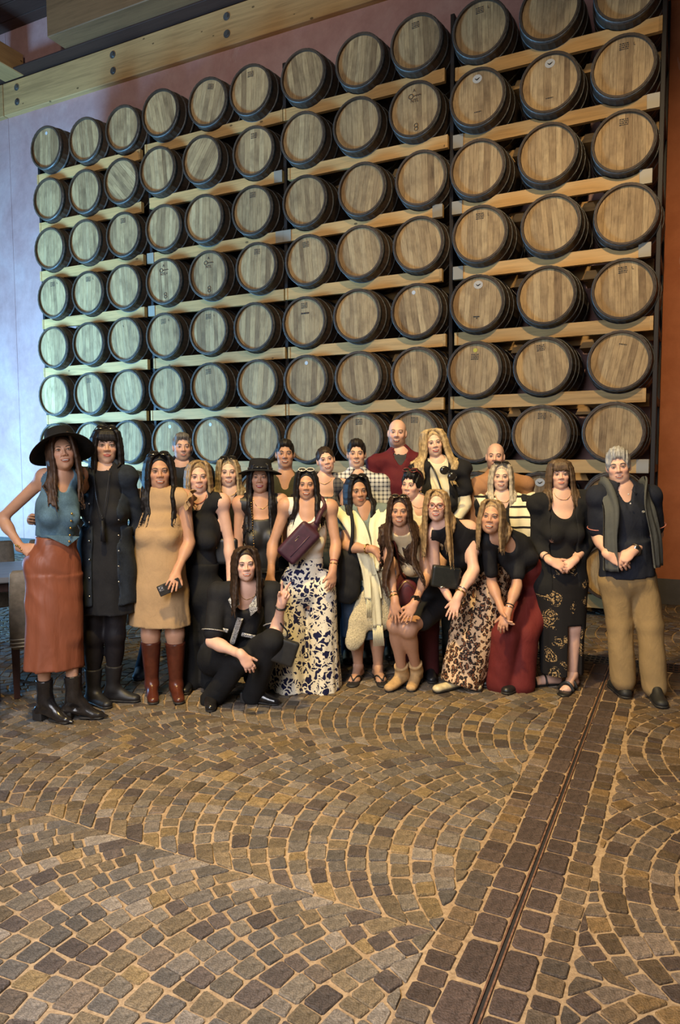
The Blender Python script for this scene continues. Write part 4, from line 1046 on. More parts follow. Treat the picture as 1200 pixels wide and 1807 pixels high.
        def disp(x, y, z):
            lx = (x-s.H[0])*q[0][0]+(y-s.H[1])*q[0][1]+(z-s.H[2])*q[0][2]; ly = (x-s.H[0])*q[1][0]+(y-s.H[1])*q[1][1]+(z-s.H[2])*q[1][2]; lz = (x-s.H[0])*q[2][0]+(y-s.H[1])*q[2][1]+(z-s.H[2])*q[2][2]
            return rough*(np.sin(230*lx+25*ly+ph[0]+1.2*np.sin(40*ly+20*lz))+.5*np.sin(340*lx-40*lz+ph[1])+.35*np.sin(120*lz+60*ly+ph[2]))
        return s.add(name, solid([p for p in P if p], h*max(1, s.res*.85), disp=disp), mat)
    def cap_prims(s, thick, low, top=0, side=0, hairline=.080, soft=.028):
        R, q = s.hs, s.hax; e = lambda c, r, k=.02, op='u': ell(s.hp(*c), np.array(r)*R, q, k*R, op)
        return [e((0, -.014, .034), (.074+thick+side, .093+thick, .084+thick+top)), e((0, -.04, -.02), (.070+thick+side, .062+thick, .075), .03)], [e((0, .104, hairline-.096), (.066, .075, .096), soft, 's')]
    def long_hair(s, mat, length=.35, n=64, part=.0, wave=.0, front=.5, vol=1.0, spread=.0, hairline=.080, seed=3, sidefront=(1, 1), fringe=0, frontang=78, capthick=.008, rad=.0088, name='hair', h=.0056):
        r = random.Random(seed); R = s.hs; col = s.torso+s.neck+[p for p in s.arms['A'][:2]+s.arms['B'][:2]]
        P1, cut = s.cap_prims(capthick, -.05, hairline=hairline); locks = []
        n = int(n*1.35); part = part if abs(part) > .006 else (.016 if seed % 2 else -.016)*(1 if (len(label_seed(s)) % 2) else -1)
        for i in range(n):
            a = math.radians(-132+264*(i+.5)/n+r.uniform(-4, 4)); sa, ca = math.sin(a), math.cos(a); sd = 1 if sa > 0 else -1
            fr = abs(a) > math.radians(frontang)
            ry = lambda e_: (sa*(.077+e_)*vol, -.012-ca*(.094+e_))
            e0 = r.uniform(.003, .013)*vol
            xy1, xy2 = ry(e0), ry(e0+.004+.010*(vol-1))
            root = (part+sa*.012, .056-.12*(1-abs(a)/2.41)*1.1, .117)
            cf = max(0, abs(a)/2.3-.62)/.38; m1 = (part*.4+xy1[0]*.70, xy1[1]*.62+.018*(abs(a)/2.4)+.018*cf, .100+e0*.4)
            pts = [s.hp(*root), s.hp(*m1), s.hp(xy1[0]*(1-.05*cf), xy1[1]+.014*cf, .044), s.hp(xy2[0]*1.02, xy2[1]+.006*cf, -.040)]
            tip = length*r.uniform(.80, 1.05)*(.88 if not fr else 1.0)
            p = s.hp(xy2[0]*(1.03+spread*.5), xy2[1]-.004, -.095); pts.append(p)
            on = fr and sidefront[0 if sd < 0 else 1]; go = front if on else -.12
            ph = r.uniform(0, 6.28) if wave < .015 else (1.0*sd+r.uniform(-.5, .5)); k = max(3, int(tip/.055)); cur = p.copy()
            for j in range(k):
                stp = tip/k; cur = cur+np.array([0, 0, -1.0])*stp*R+s.fwd*go*stp*.55+s.lat*sd*spread*stp
                pts.append(cur+(s.lat*math.sin(ph+j*1.15)+s.fwd*math.cos(ph+j*1.15)*.5)*wave*min(1, (j+1)/3))
            Q = spline(pts, 6+k*2)
            for it in range(2):
                d = at_points(col, Q); g = np.stack([(at_points(col, Q+np.eye(3)[m]*.004)-d)/.004 for m in range(3)], 1)
                g /= (np.linalg.norm(g, axis=1)[:, None]+1e-6); push = np.clip(.012+.004*(i % 3)-d, 0, .06); push[:5] = 0; Q = Q+g*push[:, None]
            tt = np.linspace(0, 1, len(Q)); rr = rad*R*np.clip(.55+tt*3, 0, 1)*np.clip((1.03-tt)*3.0, .25, 1)*r.uniform(.8, 1.2)
            for j in range(len(Q)-1): locks.append(cap(Q[j], Q[j+1], rr[j], rr[j+1], .006))
        for i in range(fringe*2):
            x0 = -.055+.11*(i+.5)/(fringe*2); Q = spline([s.hp(part*.5+x0*.3, .05, .116), s.hp(x0*.8, .084, .090), s.hp(x0*1.02, .094, .055), s.hp(x0*1.12+.006, .094, .028+r.uniform(-.006, .006))], 7)
            rr = np.array([.6, .9, 1, 1, .85, .6, .3])*.009*R
            for j in range(6): locks.append(cap(Q[j], Q[j+1], rr[j], rr[j+1], .006))
        face = [ell(s.hp(0, .085, -.035), np.array([.050, .05, .075])*R, s.hax, .012, 's')] if not fringe else []
        q = s.hax
        return s.add(name, solid(P1+cut+locks+face, h*max(1, s.res*.9)), mat)
    # ---- outfit pieces
    def top(s, name, mat, e=.010, sleeve=0.0, neck='crew', hem=.98, loose=0.0, amp=.003, h=.0078, label=None, armhole=.0, seed=0, sleeve_e=None, cuff=None, side=('A', 'B'), cuts=(), k_add=()):
        P = [p.grow((e if p.a.get('r') is None or abs(p.a['r'][2]-.058) > 1e-6 else e*.45)+loose*(i in (1, 2))) for i, p in enumerate(s.torso)]
        se = e if sleeve_e is None else sleeve_e
        if sleeve > 0:
            for n in side:
                S, E, W = (s.SA, s.EA, s.WA) if n == 'A' else (s.SB, s.EB, s.WB); a = (.93 if s.sex == 'f' else 1.1)*s.b
                P.append(ell(S, np.array([.050]*3)*a+se*.6, None, .035))
                if sleeve <= .5: P.append(cap(S, S+(E-S)*sleeve*2, .044*a+se*.8, .042*a+se*1.2, .02))
                else:
                    P.append(cap(S, E, .045*a+se*.8, .040*a+se*.9, .02)); f = (sleeve-.5)*2; P.append(cap(E, E+(W-E)*f, .041*a+se, (.038+(.028-.038)*f)*a+se, .02))
        else:
            for S, n in ((s.SA, 'A'), (s.SB, 'B')):
                d = nrm(S-s.N); P.append(cap(S+d*(.050-armhole)+s.up*.10, S+d*(.052-armhole)-s.up*.085, .060, .052, .008, 's'))
        P.append(s.neck[1].grow(e)); P += list(k_add)
        P.append(Half(s.sp(hem), -s.up))
        P += s.neckline(neck); P += list(cuts)
        return s.wear(name, P, mat, h, folds(amp, seed) if amp else None, label)
    def neckline(s, kind):
        f, u, l = s.fwd, s.up, s.lat; ax = s.tax; N = s.N; k = s.b
        if kind == 'crew': return [ell(N+u*.035+f*.012, (.066, .068, .052), ax, .008, 's')]
        if kind == 'high': return [ell(N+u*.07, (.07, .07, .05), ax, .008, 's')]
        if kind == 'scoop': return [ell(N+u*.03+f*.02, (.085, .075, .06), ax, .008, 's'), ell(N-u*.035+f*.12, (.075*k, .10, .085), ax, .012, 's')]
        if kind == 'deep': return [ell(N+u*.03+f*.01, (.095, .085, .06), ax, .008, 's'), ell(N-u*.05+f*.13, (.095*k, .11, .105), ax, .012, 's')]
        if kind == 'v': return [ell(N+u*.03+f*.015, (.072, .07, .055), ax, .008, 's'), cap(N+u*.0+f*.12, N-u*.14+f*.14, .068, .012, .006, 's'), cap(N+u*.0+f*.07, N-u*.05+f*.08, .05, .03, .006, 's')]
        if kind == 'square': return [ell(N+u*.04+f*.0, (.085, .085, .06), ax, .008, 's'), boxp(N-u*.03+f*.11, (.062*k, .10, .075), ax, .012, .006, 's')]
        if kind == 'tube': return [boxp(N+u*.0, (.3, .3, .105), ax, .0, .006, 's')]
        return []
    def trousers(s, name, mat, e=.014, flare=0.0, length=1.0, waist=.80, h=.0105, amp=.004, label=None, seed=1, knee=None, cuts=()):
        P = [p.grow(e) for p in s.torso[1:3]]+[p.grow(e) for p in s.torso if p.kind == 'ell' and p.a['r'][2] == .095]
        for n, H, K, A in (('A', s.HA, s.KA, s.AA), ('B', s.HB, s.KB, s.AB)):
            kr = (.060 if knee is None else knee)*s.b+e*.6
            if length <= .5: P.append(cap(H, H+(K-H)*length*2, .086*s.b+e, .072*s.b+e, .03)); continue
            f = (length-.5)*2; end = K+(A-K)*f+np.array([0, 0, -.03*f])
            P += [cap(H, K, .086*s.b+e, kr, .03), cap(K, end, kr, (.047+flare)*s.b+e*.6, .02)]
        if waist is not None: P.append(Half(s.sp(waist), s.up))
        P += list(cuts)
        return s.wear(name, P, mat, h, folds(amp*.55, seed, 9, 14) if amp else None, label)
    def skirt(s, name, mat, top, bot, r0, r1, amp=.06, n=7, h=.0095, label=None, ph=0, mid=None, parent=None, cuts=(), disp=None, k_add=()):
        """flared tube from point `top` to `bot`; r0/r1/mid are (half width, half depth)"""
        up = nrm(np.asarray(top)-np.asarray(bot)); l = nrm(s.lat-(s.lat@up)*up); ax = np.array([l, np.cross(up, l), up]); L = np.linalg.norm(np.asarray(top)-np.asarray(bot))
        R = [(0, 0, 0, *r1)]+([(L*m[0], m[3] if len(m) > 3 else 0, 0, m[1], m[2]) for m in mid] if mid else [])+[(L, 0, 0, *r0)]
        hipg = [q.grow(.009) for q in s.torso[2:3]+[q for q in s.torso if q.kind == 'ell' and q.a['r'][2] == .095]]+[cap(H, K, .083*s.b+.009, .060*s.b+.012, .04) for H, K in ((s.HA, s.KA), (s.HB, s.KB))]
        low = nrm(np.asarray(bot)-np.asarray(top))
        return s.wear(name, hipg+[loft(bot, ax, R, amp=amp, n=n, ph=ph, k=.035)]+list(k_add)+[Half(top, -low), Half(bot, low)]+list(cuts), mat, h, disp, label, parent)
    def shoe(s, n, toe, mat, kind='shoe', sole=None, shaft=.0, heel=.0, label=None, shaft_r=.052, name=None, sole_mat=None, L=.20, h=.007):
        A = s.AA if n == 'A' else s.AB; K = s.KA if n == 'A' else s.KB; d = nrm((np.asarray(toe)-A)*[1, 1, 0]); B = A*[1, 1, 0]-d*.045; hz = heel
        w = .037 if s.sex == 'f' else .043
        P = [cap(B+[0, 0, .035+hz], B+d*L+[0, 0, .028], w-.003, w*(.8 if kind == 'pointed' else 1.0), .02, flat=((0, 0, 1), .72)), cap(A+[0, 0, -.0+hz*.3], B+d*(L-.04)+[0, 0, .032], .040, .027, .03), cap(B+[0, 0, .03+hz], A+[0, 0, .0], .035, .038, .02)]
        if kind == 'low': P = P[:1]+[cap(B+[0, 0, .04+hz], B+d*.02+[0, 0, .055+hz], .036, .034, .02), ell(B+d*.075+[0, 0, .085+hz], (.045, .055, .035), None, .012, 's')]
        if kind == 'pointed': P.append(cap(B+d*(L-.03)+[0, 0, .022], B+d*(L+.05)+[0, 0, .016], .030, .010, .02, flat=((0, 0, 1), .75)))
        if shaft: q = A+nrm(K-A)*shaft; P += [cap(A, q, .043, shaft_r, .03)]+[Half(q, nrm(K-A))]
        P.append(Half(B+[0, 0, .006], (0, 0, -1)))
        o = s.wear(name or ('boot' if shaft else 'shoe'), P, mat, h, None, label)
        Q = [cap(B+[0, 0, .012], B+d*L+[0, 0, .012], w, w*(.85 if kind == 'pointed' else 1.06), .01, flat=((0, 0, 1), .3))]
        if heel: Q = [cap(B+d*.10+[0, 0, .014], B+d*L+[0, 0, .011], w*.9, w*.95, .01, flat=((0, 0, 1), .25)), boxp(B+[0, 0, .02+hz*.5], (.028, .03, .018+hz*.5), np.array([np.cross([0, 0, 1.0], d), d, [0, 0, 1.0]]), .006, .02)]
        Q.append(Half((B+[0, 0, .001]), (0, 0, -1)))
        s.wear('sole', Q, sole_mat or sole or m_plain((.02, .018, .017), .6), .006, None, None, o); return o
    def collar(s, mat, r=.07, hgt=.045, open_=.6, name='collar', drop=.012):
        mb = MB(); u, f, l = s.up, s.fwd, s.lat; th = np.linspace(open_, 2*math.pi-open_, 22); V = []
        for dz, rr in ((0.0, r*1.02), (hgt, r*.92), (hgt*1.02, r*1.0), (hgt*.2, r*1.32), (0, r*1.3)):
            for a in th: V.append(s.N-u*drop+u*dz+f*(math.cos(a)*rr-.012*0)+l*math.sin(a)*rr-u*.03*max(0, math.cos(a))*1.0)
        m = len(th); fs = [(i*m+k, i*m+k+1, (i+1)*m+k+1, (i+1)*m+k) for i in range(4) for k in range(m-1)]
        mb.add(V, fs); return s.mb(name, mb, mat)
    def sunglasses(s, up=True, col=(.015, .013, .012), frame=None, label=None, name='sunglasses', lens=None):
        R = s.hs; mb = MB(); fr = MB()
        c = (lambda x, dz=0: s.hp(x, .062+dz*.4, .125+dz)) if up else (lambda x, dz=0: s.hp(x, .102-.25*abs(x)*abs(x)*10, .001+dz))
        nv = nrm(s.hax[1]*.6+s.hax[2]*.8) if up else s.hax[1]; ax = np.array([s.hax[0], nrm(np.cross(nv, s.hax[0])), nv])
        for sx in (-1, 1):
            if lens is not False: mb.ball(c(sx*.032), np.array([.028, .021, .004])*R, ax, 14, 6)
            P = [c(sx*.032)+(ax[0]*math.cos(t)*.029+ax[1]*math.sin(t)*.022)*R for t in np.linspace(0, 2*math.pi, 17)]; fr.tube(P, .0026*R, 5)
            fr.tube(spline([c(sx*.06), s.hp(sx*.078, .02, .10 if up else .004), s.hp(sx*.078, -.05 if up else -.03, .045 if up else .002)], 7), .003*R, 5)
        fr.tube([c(-.006), c(.006, .003)], .0026*R, 5)
        o = s.mb(name, fr, m_plain(frame or col, .3), label=label)
        if mb.V: s.mb('lens', mb, m_plain(col, .12), o)
        return o
    def beads(s, pts, r, mat, name='bracelet', n=None, label=None):
        mb = MB()
        if n:
            for p in spline(pts, n): mb.ball(p, r, None, 6, 4)
        else: mb.tube(spline(pts, max(8, 4*len(pts))), r, 6)
        return s.mb(name, mb, mat, label=label)
    def cuffring(s, n, mat, r=.031, th=.004, t=.06, name='bracelet', flat=None, label=None):
        W, E = (s.WA, s.EA) if n == 'A' else (s.WB, s.EB); d = nrm(E-W); a, b_, _ = frame_of(d); c = W+d*t; r = r*(.93 if s.sex == 'f' else 1.05)*s.b
        mb = MB().tube([c+(a*math.cos(q)+b_*math.sin(q))*r for q in np.linspace(0, 2*math.pi, 19)], th, 6); return s.mb(name, mb, mat, label=label)
    def necklace(s, mat, r=.0022, drop=.075, n=None, w=.058):
        u, f, l = s.up, s.fwd, s.lat; N = s.N; col = s.torso+s.neck; P = []
        for a in np.linspace(-1, 1, 15):
            p = N+l*w*math.sin(a*1.5)+u*(.03-drop*(1-abs(a)**1.6))+f*.16; q = p.copy()
            for st in range(60):
                if at_points(col, q[None])[0] < .004: break
                q = q-f*.005
            P.append(q)
        return s.beads(P, r, mat, 'necklace', n)
    def hat(s, mat, R=.20, droop=.05, crown=.095, tilt=(0, 0), cr=.088, off=.062, band=None, backlift=0., label=None, wob=0.):
        q = s.hax; f = nrm(q[1]*math.cos(tilt[0])+q[2]*math.sin(tilt[0])); u = nrm(q[2]*math.cos(tilt[0])-q[1]*math.sin(tilt[0])); l = q[0]
        c = s.hp(0, -.014, off); V = []; m = 40; prof = [(.0, crown), (.45*cr, crown*.99), (.78*cr, crown*.95), (.93*cr, crown*.84), (cr, crown*.4), (cr*1.04, 0), (cr*1.06, .0), (cr+(R-cr)*.35, 0), (cr+(R-cr)*.7, 0), (R, 0), (R, -.004), (cr+(R-cr)*.5, -.005), (cr*1.0, -.005)]
        for rr, hh in prof:
            for k in range(m):
                a = 2*math.pi*k/m; g = max(0, (rr-cr*1.06)/(R-cr)); dr = -droop*g**1.6*(.55+.45*math.sin(a)**2 if True else 1)+wob*g*math.sin(3*a+1)+backlift*g*max(0, -math.cos(a))
                V.append(c+l*math.sin(a)*rr*.93+f*math.cos(a)*rr*1.05+u*(hh+dr))
        fs = [(i*m+k, (i+1)*m+k, (i+1)*m+(k+1) % m, i*m+(k+1) % m) for i in range(len(prof)-1) for k in range(m)]
        o = s.mb('hat', MB().add(V, fs), mat, label=label)
        if band:
            mb = MB(); th = np.linspace(0, 2*math.pi, 33); mb.tube([c+l*math.sin(a)*cr*.94+f*math.cos(a)*cr*1.06+u*.012 for a in th], .008, 8); s.mb('hat_band', mb, band, o)
        return o
    def drape(s, name, mat, pts, w, th=.012, parent=None, label=None, n=None, wdir=None):
        """flat strip of cloth along pts, half width w (scalar or list), pressed outward off the body"""
        P = spline(pts, n or 8*len(pts)); W_ = np.interp(np.linspace(0, 1, len(P)), np.linspace(0, 1, len(w)), w) if not np.isscalar(w) else np.full(len(P), w)
        T = np.gradient(P, axis=0); V = []; L = len(P); m = 7; a0 = None
        for i in range(L):
            t = nrm(T[i]); out = nrm(P[i]-(s.N+(s.P-s.N)*np.clip(((P[i]-s.N)@(s.P-s.N))/(s.len**2), -.2, 1.2))); sd = nrm(np.cross(t, out)) if wdir is None else nrm(wdir); out = nrm(np.cross(sd, t)); out = out if out@s.fwd > -.3 else -out
            for j in range(m):
                x = -1+2*j/(m-1); V.append(P[i]+sd*x*W_[i]+out*(th*(.4+.6*math.cos(x*5+i*.15))*.6))
        N1 = len(V); V = V+[v-nrm(s.fwd)*th for v in V]; fs = []
        for i in range(L-1):
            for j in range(m-1):
                a = i*m+j; fs.append((a, a+1, a+m+1, a+m)); fs.append((N1+a, N1+a+m, N1+a+m+1, N1+a+1))
            for j in (0, m-1): a = i*m+j; fs.append((a, a+m, N1+a+m, N1+a))
        for j in range(m-1):
            for i in (0, L-1): a = i*m+j; fs.append((a, a+1, N1+a+1, N1+a))
        return s.mb(name, MB().add(V, fs), mat, parent, label)
def strap(name, pts, w, mat, label=None, parent=None, cat=None, flat=(0, 0, 1), n=20):
    o = MB().tube(spline(pts, n), w, 6, flat=None).mesh(name, True); return link(name, o, mat, parent, label=label, cat=cat)
def thing_solid(name, prims, h, mat, label, cat, group=None, disp=None):
    V, Q = solid(prims, h, disp=disp); c = V.mean(0); c[2] = V[:, 2].min(); me = mesh_np(name, V-c, [Q]); o = link(name, me, mat, label=label, cat=cat, group=group); o.location = c; return o, c
def child_mb(name, mb, mat, parent, c, label=None): return mb.build(name, mat, parent, True, off=c, label=label)
# ------------------------------------------------------------------ the people, left to right (joints as photo pixel + depth, built in metres)
G_ = lambda x, y: ground(x, y)
BLK = (.013, .013, .015); NAVY = (.016, .019, .030); GOLD = m_plain((.55, .36, .12), .3, 1.0); SILVER = m_plain((.5, .5, .5), .25, 1.0)
BROWNH = (.030, .017, .010); BLACKH = (.010, .008, .008); DKBLOND = (.20, .125, .06); BLOND = (.36, .25, .12); ASH = (.30, .25, .18)
HIDE = lambda p: p

def woman_wide_hat():
    p = Fig('woman in floppy black hat, denim vest and rust satin skirt, hand on hip', 4.36, skin='tan', b=.93, head=(104, 764, 115, 831, .12, .10), N=(107, 853), SA=(80, 851, -.02), SB=(139, 846, .10), P=(93, 1000), EA=(3, 915, .04), WA=(38, 967, -.04), EB=(165, 895, .46), WB=(195, 935, .52),
            AA=(80, 1236, -.02), AB=(130, 1230, 0))
    p.hand('A', p.T((96, 972, -.09))-p.WA, p.T((60, 990, .2))-p.WA, -1, 'flat')
    p.finish()
    p.long_hair(m_hair((.055, .030, .018)), .27, 60, front=.35, wave=.012, sidefront=(1, 1))
    p.top('vest', m_denim(srgb(82, 108, 124)), e=.010, neck='v', hem=.66, armhole=.012, k_add=[], amp=.002)
    pk = MB().add([p.sp(.62, .105, -.09), p.sp(.62, .115, .11), p.sp(.73, .118, .045), p.sp(.62, .09, -.09), p.sp(.62, .10, .11), p.sp(.73, .105, .045)], [(0, 2, 1), (3, 4, 5), (0, 1, 4, 3), (1, 2, 5, 4), (2, 0, 3, 5)])
    p.mb('vest_point', pk, m_denim(srgb(82, 108, 124)), smooth=False)
    bt = MB()
    for t in (.36, .44, .52, .60, .67): bt.ball(p.sp(t, .135, .045), .008, None, 8, 5)
    p.mb('buttons', bt, GOLD)['kind'] = 'stuff'
    p.skirt('skirt', m_satin(srgb(132, 76, 54)), p.T((98, 946)), p.T((94, 1176)), (.118, .098), (.180, .150), .045, 6, mid=[(.72, .158, .122), (.4, .165, .135)], disp=folds(.004, 4, 6, 10))
    for n, t in (('A', (127, 1278)), ('B', (178, 1268))): p.shoe(n, G_(*t), m_leather((.018, .015, .014), .22), 'pointed', shaft=.14, heel=.03, label='polished black ankle boot')
    p.hat(m_fabric((.010, .010, .011), .9), R=.205, droop=.085, crown=.085, tilt=(.30, 0), off=.066, cr=.094, label='floppy black felt hat with a wide brim')
    p.beads([p.WA+np.array([a, b, c]) for a, b, c in ((-.03, -.015, .02), (.0, -.033, .01), (.02, -.02, -.03), (0, .02, -.035), (-.03, .01, 0))], .0065, GOLD, 'bracelet', 12)
def woman_denim_jacket():
    p = Fig('woman with dark bob in long open dark denim jacket over a black dress', 4.65, b=1.05, head=(187, 754, 188, 818, .05, 0), N=(187, 841), SA=(150, 852, 0), SB=(224, 850, 0), P=(187, 1010), EA=(104, 915, .20), WA=(62, 918, .10), EB=(245, 935, .12), WB=(262, 1000, .22), AA=(165, 1222), AB=(199, 1214, .04))
    p.hand('A', p.T((44, 915, -.02))-p.WA, p.T((80, 920, -.15))-p.WA, 1, 'hold'); p.smile = .35; p.lipc = srgb(180, 84, 80); p.finish()
    p.long_hair(m_hair(BLACKH), .10, 70, front=.10, vol=1.10, fringe=5, wave=.006, capthick=.013)
    o0 = p.sp(1.28)
    p.top('dress', m_fabric(BLK), e=.010, sleeve=0, neck='crew', hem=1.42, amp=.003, k_add=[loft(p.sp(1.40), p.tax, [(0, 0, 0, .185, .14), (.30, 0, 0, .165, .135), (.62, 0, 0, .13, .11)], .04, amp=.03, n=6)])
    J = m_denim((.020, .026, .036))
    p.top('jacket', J, e=.022, sleeve_e=.015, sleeve=.95, neck='crew', hem=1.31, amp=.006, label='dark denim jacket', k_add=[loft(p.sp(1.30), p.tax, [(0, 0, 0, .205, .155), (.35, 0, 0, .185, .15), (.5, 0, 0, .16, .13)], .04)], cuts=[boxp(p.sp(.6, .22, .035), (.078, .20, .7), p.tax, 0, .006, 's')])
    p.collar(J, .085, .04, .9)
    bt = MB(); [bt.ball(p.sp(t, .155, -.055), .007, None, 8, 5) for t in (.3, .48, .66, .84, 1.02, 1.2)]; [bt.ball(p.sp(t, .150, .13), .006, None, 8, 5) for t in (.45, .60, .75, .9, 1.05)]; bt.ball(p.sp(.35, .145, -.105), .008, None, 8, 5)
    p.mb('buttons', bt, SILVER)['kind'] = 'stuff'
    p.mb('pocket', MB().box(p.sp(.36, .135, -.115), (.052, .008, .045), p.tax, .006), J, smooth=False)
    L = p.legs; p.wear('tights', [q.grow(.004) for q in L['A']+L['B']], m_fabric((.012, .010, .012), .6, .1), .0115)
    for n, t in (('A', (184, 1248)), ('B', (219, 1238))): p.shoe(n, G_(*t), m_leather((.014, .013, .014), .5), shaft=.17, shaft_r=.058, label='black flat boot')
    cd = [p.sp(-.02, .09, -.05), p.sp(.25, .150, -.01), p.sp(.42, .158, .03), p.sp(.25, .150, .05), p.sp(-.02, .09, .055)]
    p.beads(cd, .0022, m_plain(BLK, .4), 'pendant_cord'); p.mb('tassel', MB().ball(p.sp(.44, .16, .03), .009).tube([p.sp(.46, .16, .03), p.sp(.66, .155, .035)], [.008, .018], 8), m_fabric(BLK, .6))
    p.sunglasses(True, label='black sunglasses pushed up on the hair')
def woman_tan_dress():
    p = Fig('woman in tan ruffle-shouldered dress and brown riding boots holding a phone', 4.78, skin='tan', b=1.08, head=(280, 799, 282, 864, .05, 0), N=(283, 882), SA=(245, 887, 0), SB=(325, 887, 0), P=(280, 1045), EA=(233, 955, .10), WA=(228, 1000, .2), EB=(334, 958, 0), WB=(312, 1008, -.14), AA=(268, 1208), AB=(311, 1210), KA=(266, 1120, -.02), KB=(309, 1118, -.02))
    p.hand('B', p.T((301, 1040, -.24))-p.WB, p.T((301, 1040, .1))-p.T((301, 1040, -.14)), 1, 'spread'); p.finish()
    p.long_hair(m_hair(BLACKH), .30, 70, front=.35, wave=.016, vol=1.08, sidefront=(0, 1), part=.01)
    D = m_fabric(srgb(174, 143, 106), .75, .14)
    p.top('dress', D, e=.016, sleeve=0, neck='high', hem=1.36, amp=.003, armhole=.0, k_add=[loft(p.sp(1.33), p.tax, [(0, .01, 0, .215, .165), (.28, 0, 0, .195, .155), (.50, 0, 0, .165, .135), (.64, 0, 0, .15, .12)], .04, amp=.025, n=7)])
    for S, sg in ((p.SA, -1), (p.SB, 1)):
        for k in range(2):
            mb = MB(); th = np.linspace(-1.9, 1.7, 26); V = []
            for j, rr in enumerate((.050, .075, .098)):
                for a in th: w = math.sin(a*9+k)*.010*j; V.append(S+p.lat*sg*(.012+rr*.55*math.cos(a*.5)*.5+w*.7+.012*j-.014*k)+p.fwd*math.sin(a)*(rr+w*.4)+p.up*(math.cos(a)*(rr+.004)-.014-.028*k-.012*j))
            m = len(th); fs = [(i*m+q, i*m+q+1, (i+1)*m+q+1, (i+1)*m+q) for i in range(2) for q in range(m-1)]; p.mb('ruffle', mb.add(V, fs), D)
    p.mb('neck_ruffle', MB().tube([p.N+p.up*.022+p.fwd*(.060*math.cos(a)+.012)+p.lat*.068*math.sin(a)+p.up*.006*math.sin(9*a) for a in np.linspace(0, 6.283, 41)], .011, 6), D)
    B = m_leather(srgb(86, 42, 28), .3)
    for n, t in (('A', (269, 1232)), ('B', (313, 1233))): p.shoe(n, G_(*t), B, shaft=.31, shaft_r=.068, label='brown leather riding boot')
    p.sunglasses(True, label='dark sunglasses pushed up on the hair')
    c = p.T((299, 1036, -.205)); ax = frame_of(p.T((320, 1028, -.20))-p.T((281, 1045, -.24))); X, Y_, Z_ = ax
    f = nrm(np.cross(Z_, [0, 0, 1.0])); f = f if f[1] < 0 else -f; u = np.cross(f, Z_); A3 = np.array([Z_, f, u])
    ph = MB().box((0, 0, 0), (.075, .0045, .037), None, .004); o = link('phone', ph.mesh('phone', False), m_plain((.03, .028, .028), .3), label='dark smartphone held by the woman in the tan dress', cat='phone')
    o.matrix_world = Matrix([[*A3[:, i], c[i]] for i in range(3)]+[[0, 0, 0, 1]])
    cb = link('camera_bump', MB().box((-.052, .0055, .012), (.017, .002, .018), None, .002).mesh('camera_bump', False), m_plain((.10, .10, .11), .3), o)
    for dx, dz in ((-.008, .008), (.008, .0), (-.008, -.009)): link('camera_lens', MB().ball((-.052+dx, .008, .012+dz), (.006, .002, .006), None, 10, 5).mesh('camera_lens'), m_plain((.35, .35, .37), .15, .6), cb)
def man_grey_navy():
    p = Fig('grey-haired man in dark jacket at the back, behind the woman in tan', 5.30, 'm', 'pink', 1.0, head=(321, 763, 322, 814, .1, 0), res=1.25, AA=(250, 1178), AB=(328, 1178), N=(322, 832), SA=(284, 842), SB=(360, 842))
    p.smile = .15; p.beard = (np.array((.12, .10, .09)), .5); p.brow = (.12, .10, .08); p.finish(); p.hair_cap(m_hair((.16, .145, .13), .6), .005, -.02, top=.006, rough=.002, hairline=.066)
    p.top('jacket', m_fabric((.014, .016, .024)), e=.022, sleeve=1.0, hem=1.05, neck='v'); p.top('shirt', m_fabric((.03, .035, .05)), e=.010, neck='crew'); p.collar(m_fabric((.014, .016, .024)), .075, .04, .8)
    p.trousers('jeans', m_denim((.022, .030, .052)), e=.016)
    p.shoe('A', G_(247, 1195), m_leather((.02, .03, .05), .5), label='dark blue shoe'); p.shoe('B', G_(331, 1196), m_leather(srgb(190, 186, 178), .5), label='white sneaker', sole_mat=m_plain((.6, .6, .58), .6))
def woman_black_vneck():
    p = Fig('short-haired blonde woman in black v-neck top, behind the crouching woman', 4.98, skin='pink', b=1.05, head=(349, 812, 351, 871, .05, 0), N=(352, 888), SA=(312, 896, .02), SB=(391, 893, .02), P=(352, 1050), res=1.1)
    p.smile = .6; p.brow = (.16, .10, .06); p.finish()
    p.long_hair(m_hair((.30, .20, .10)), .03, 60, front=.0, vol=1.03, capthick=.012)
    p.top('top', m_fabric(BLK), e=.010, neck='v', hem=.72, armhole=.004); p.trousers('trousers', m_fabric((.012, .012, .013)), e=.022, flare=.03, waist=.66); p.necklace(m_plain((.45, .16, .10), .3), .005, .06, 26)
    for n in 'AB': p.shoe(n, (p.AA if n == 'A' else p.AB)+[0, -.25, -.08], m_leather(BLK))
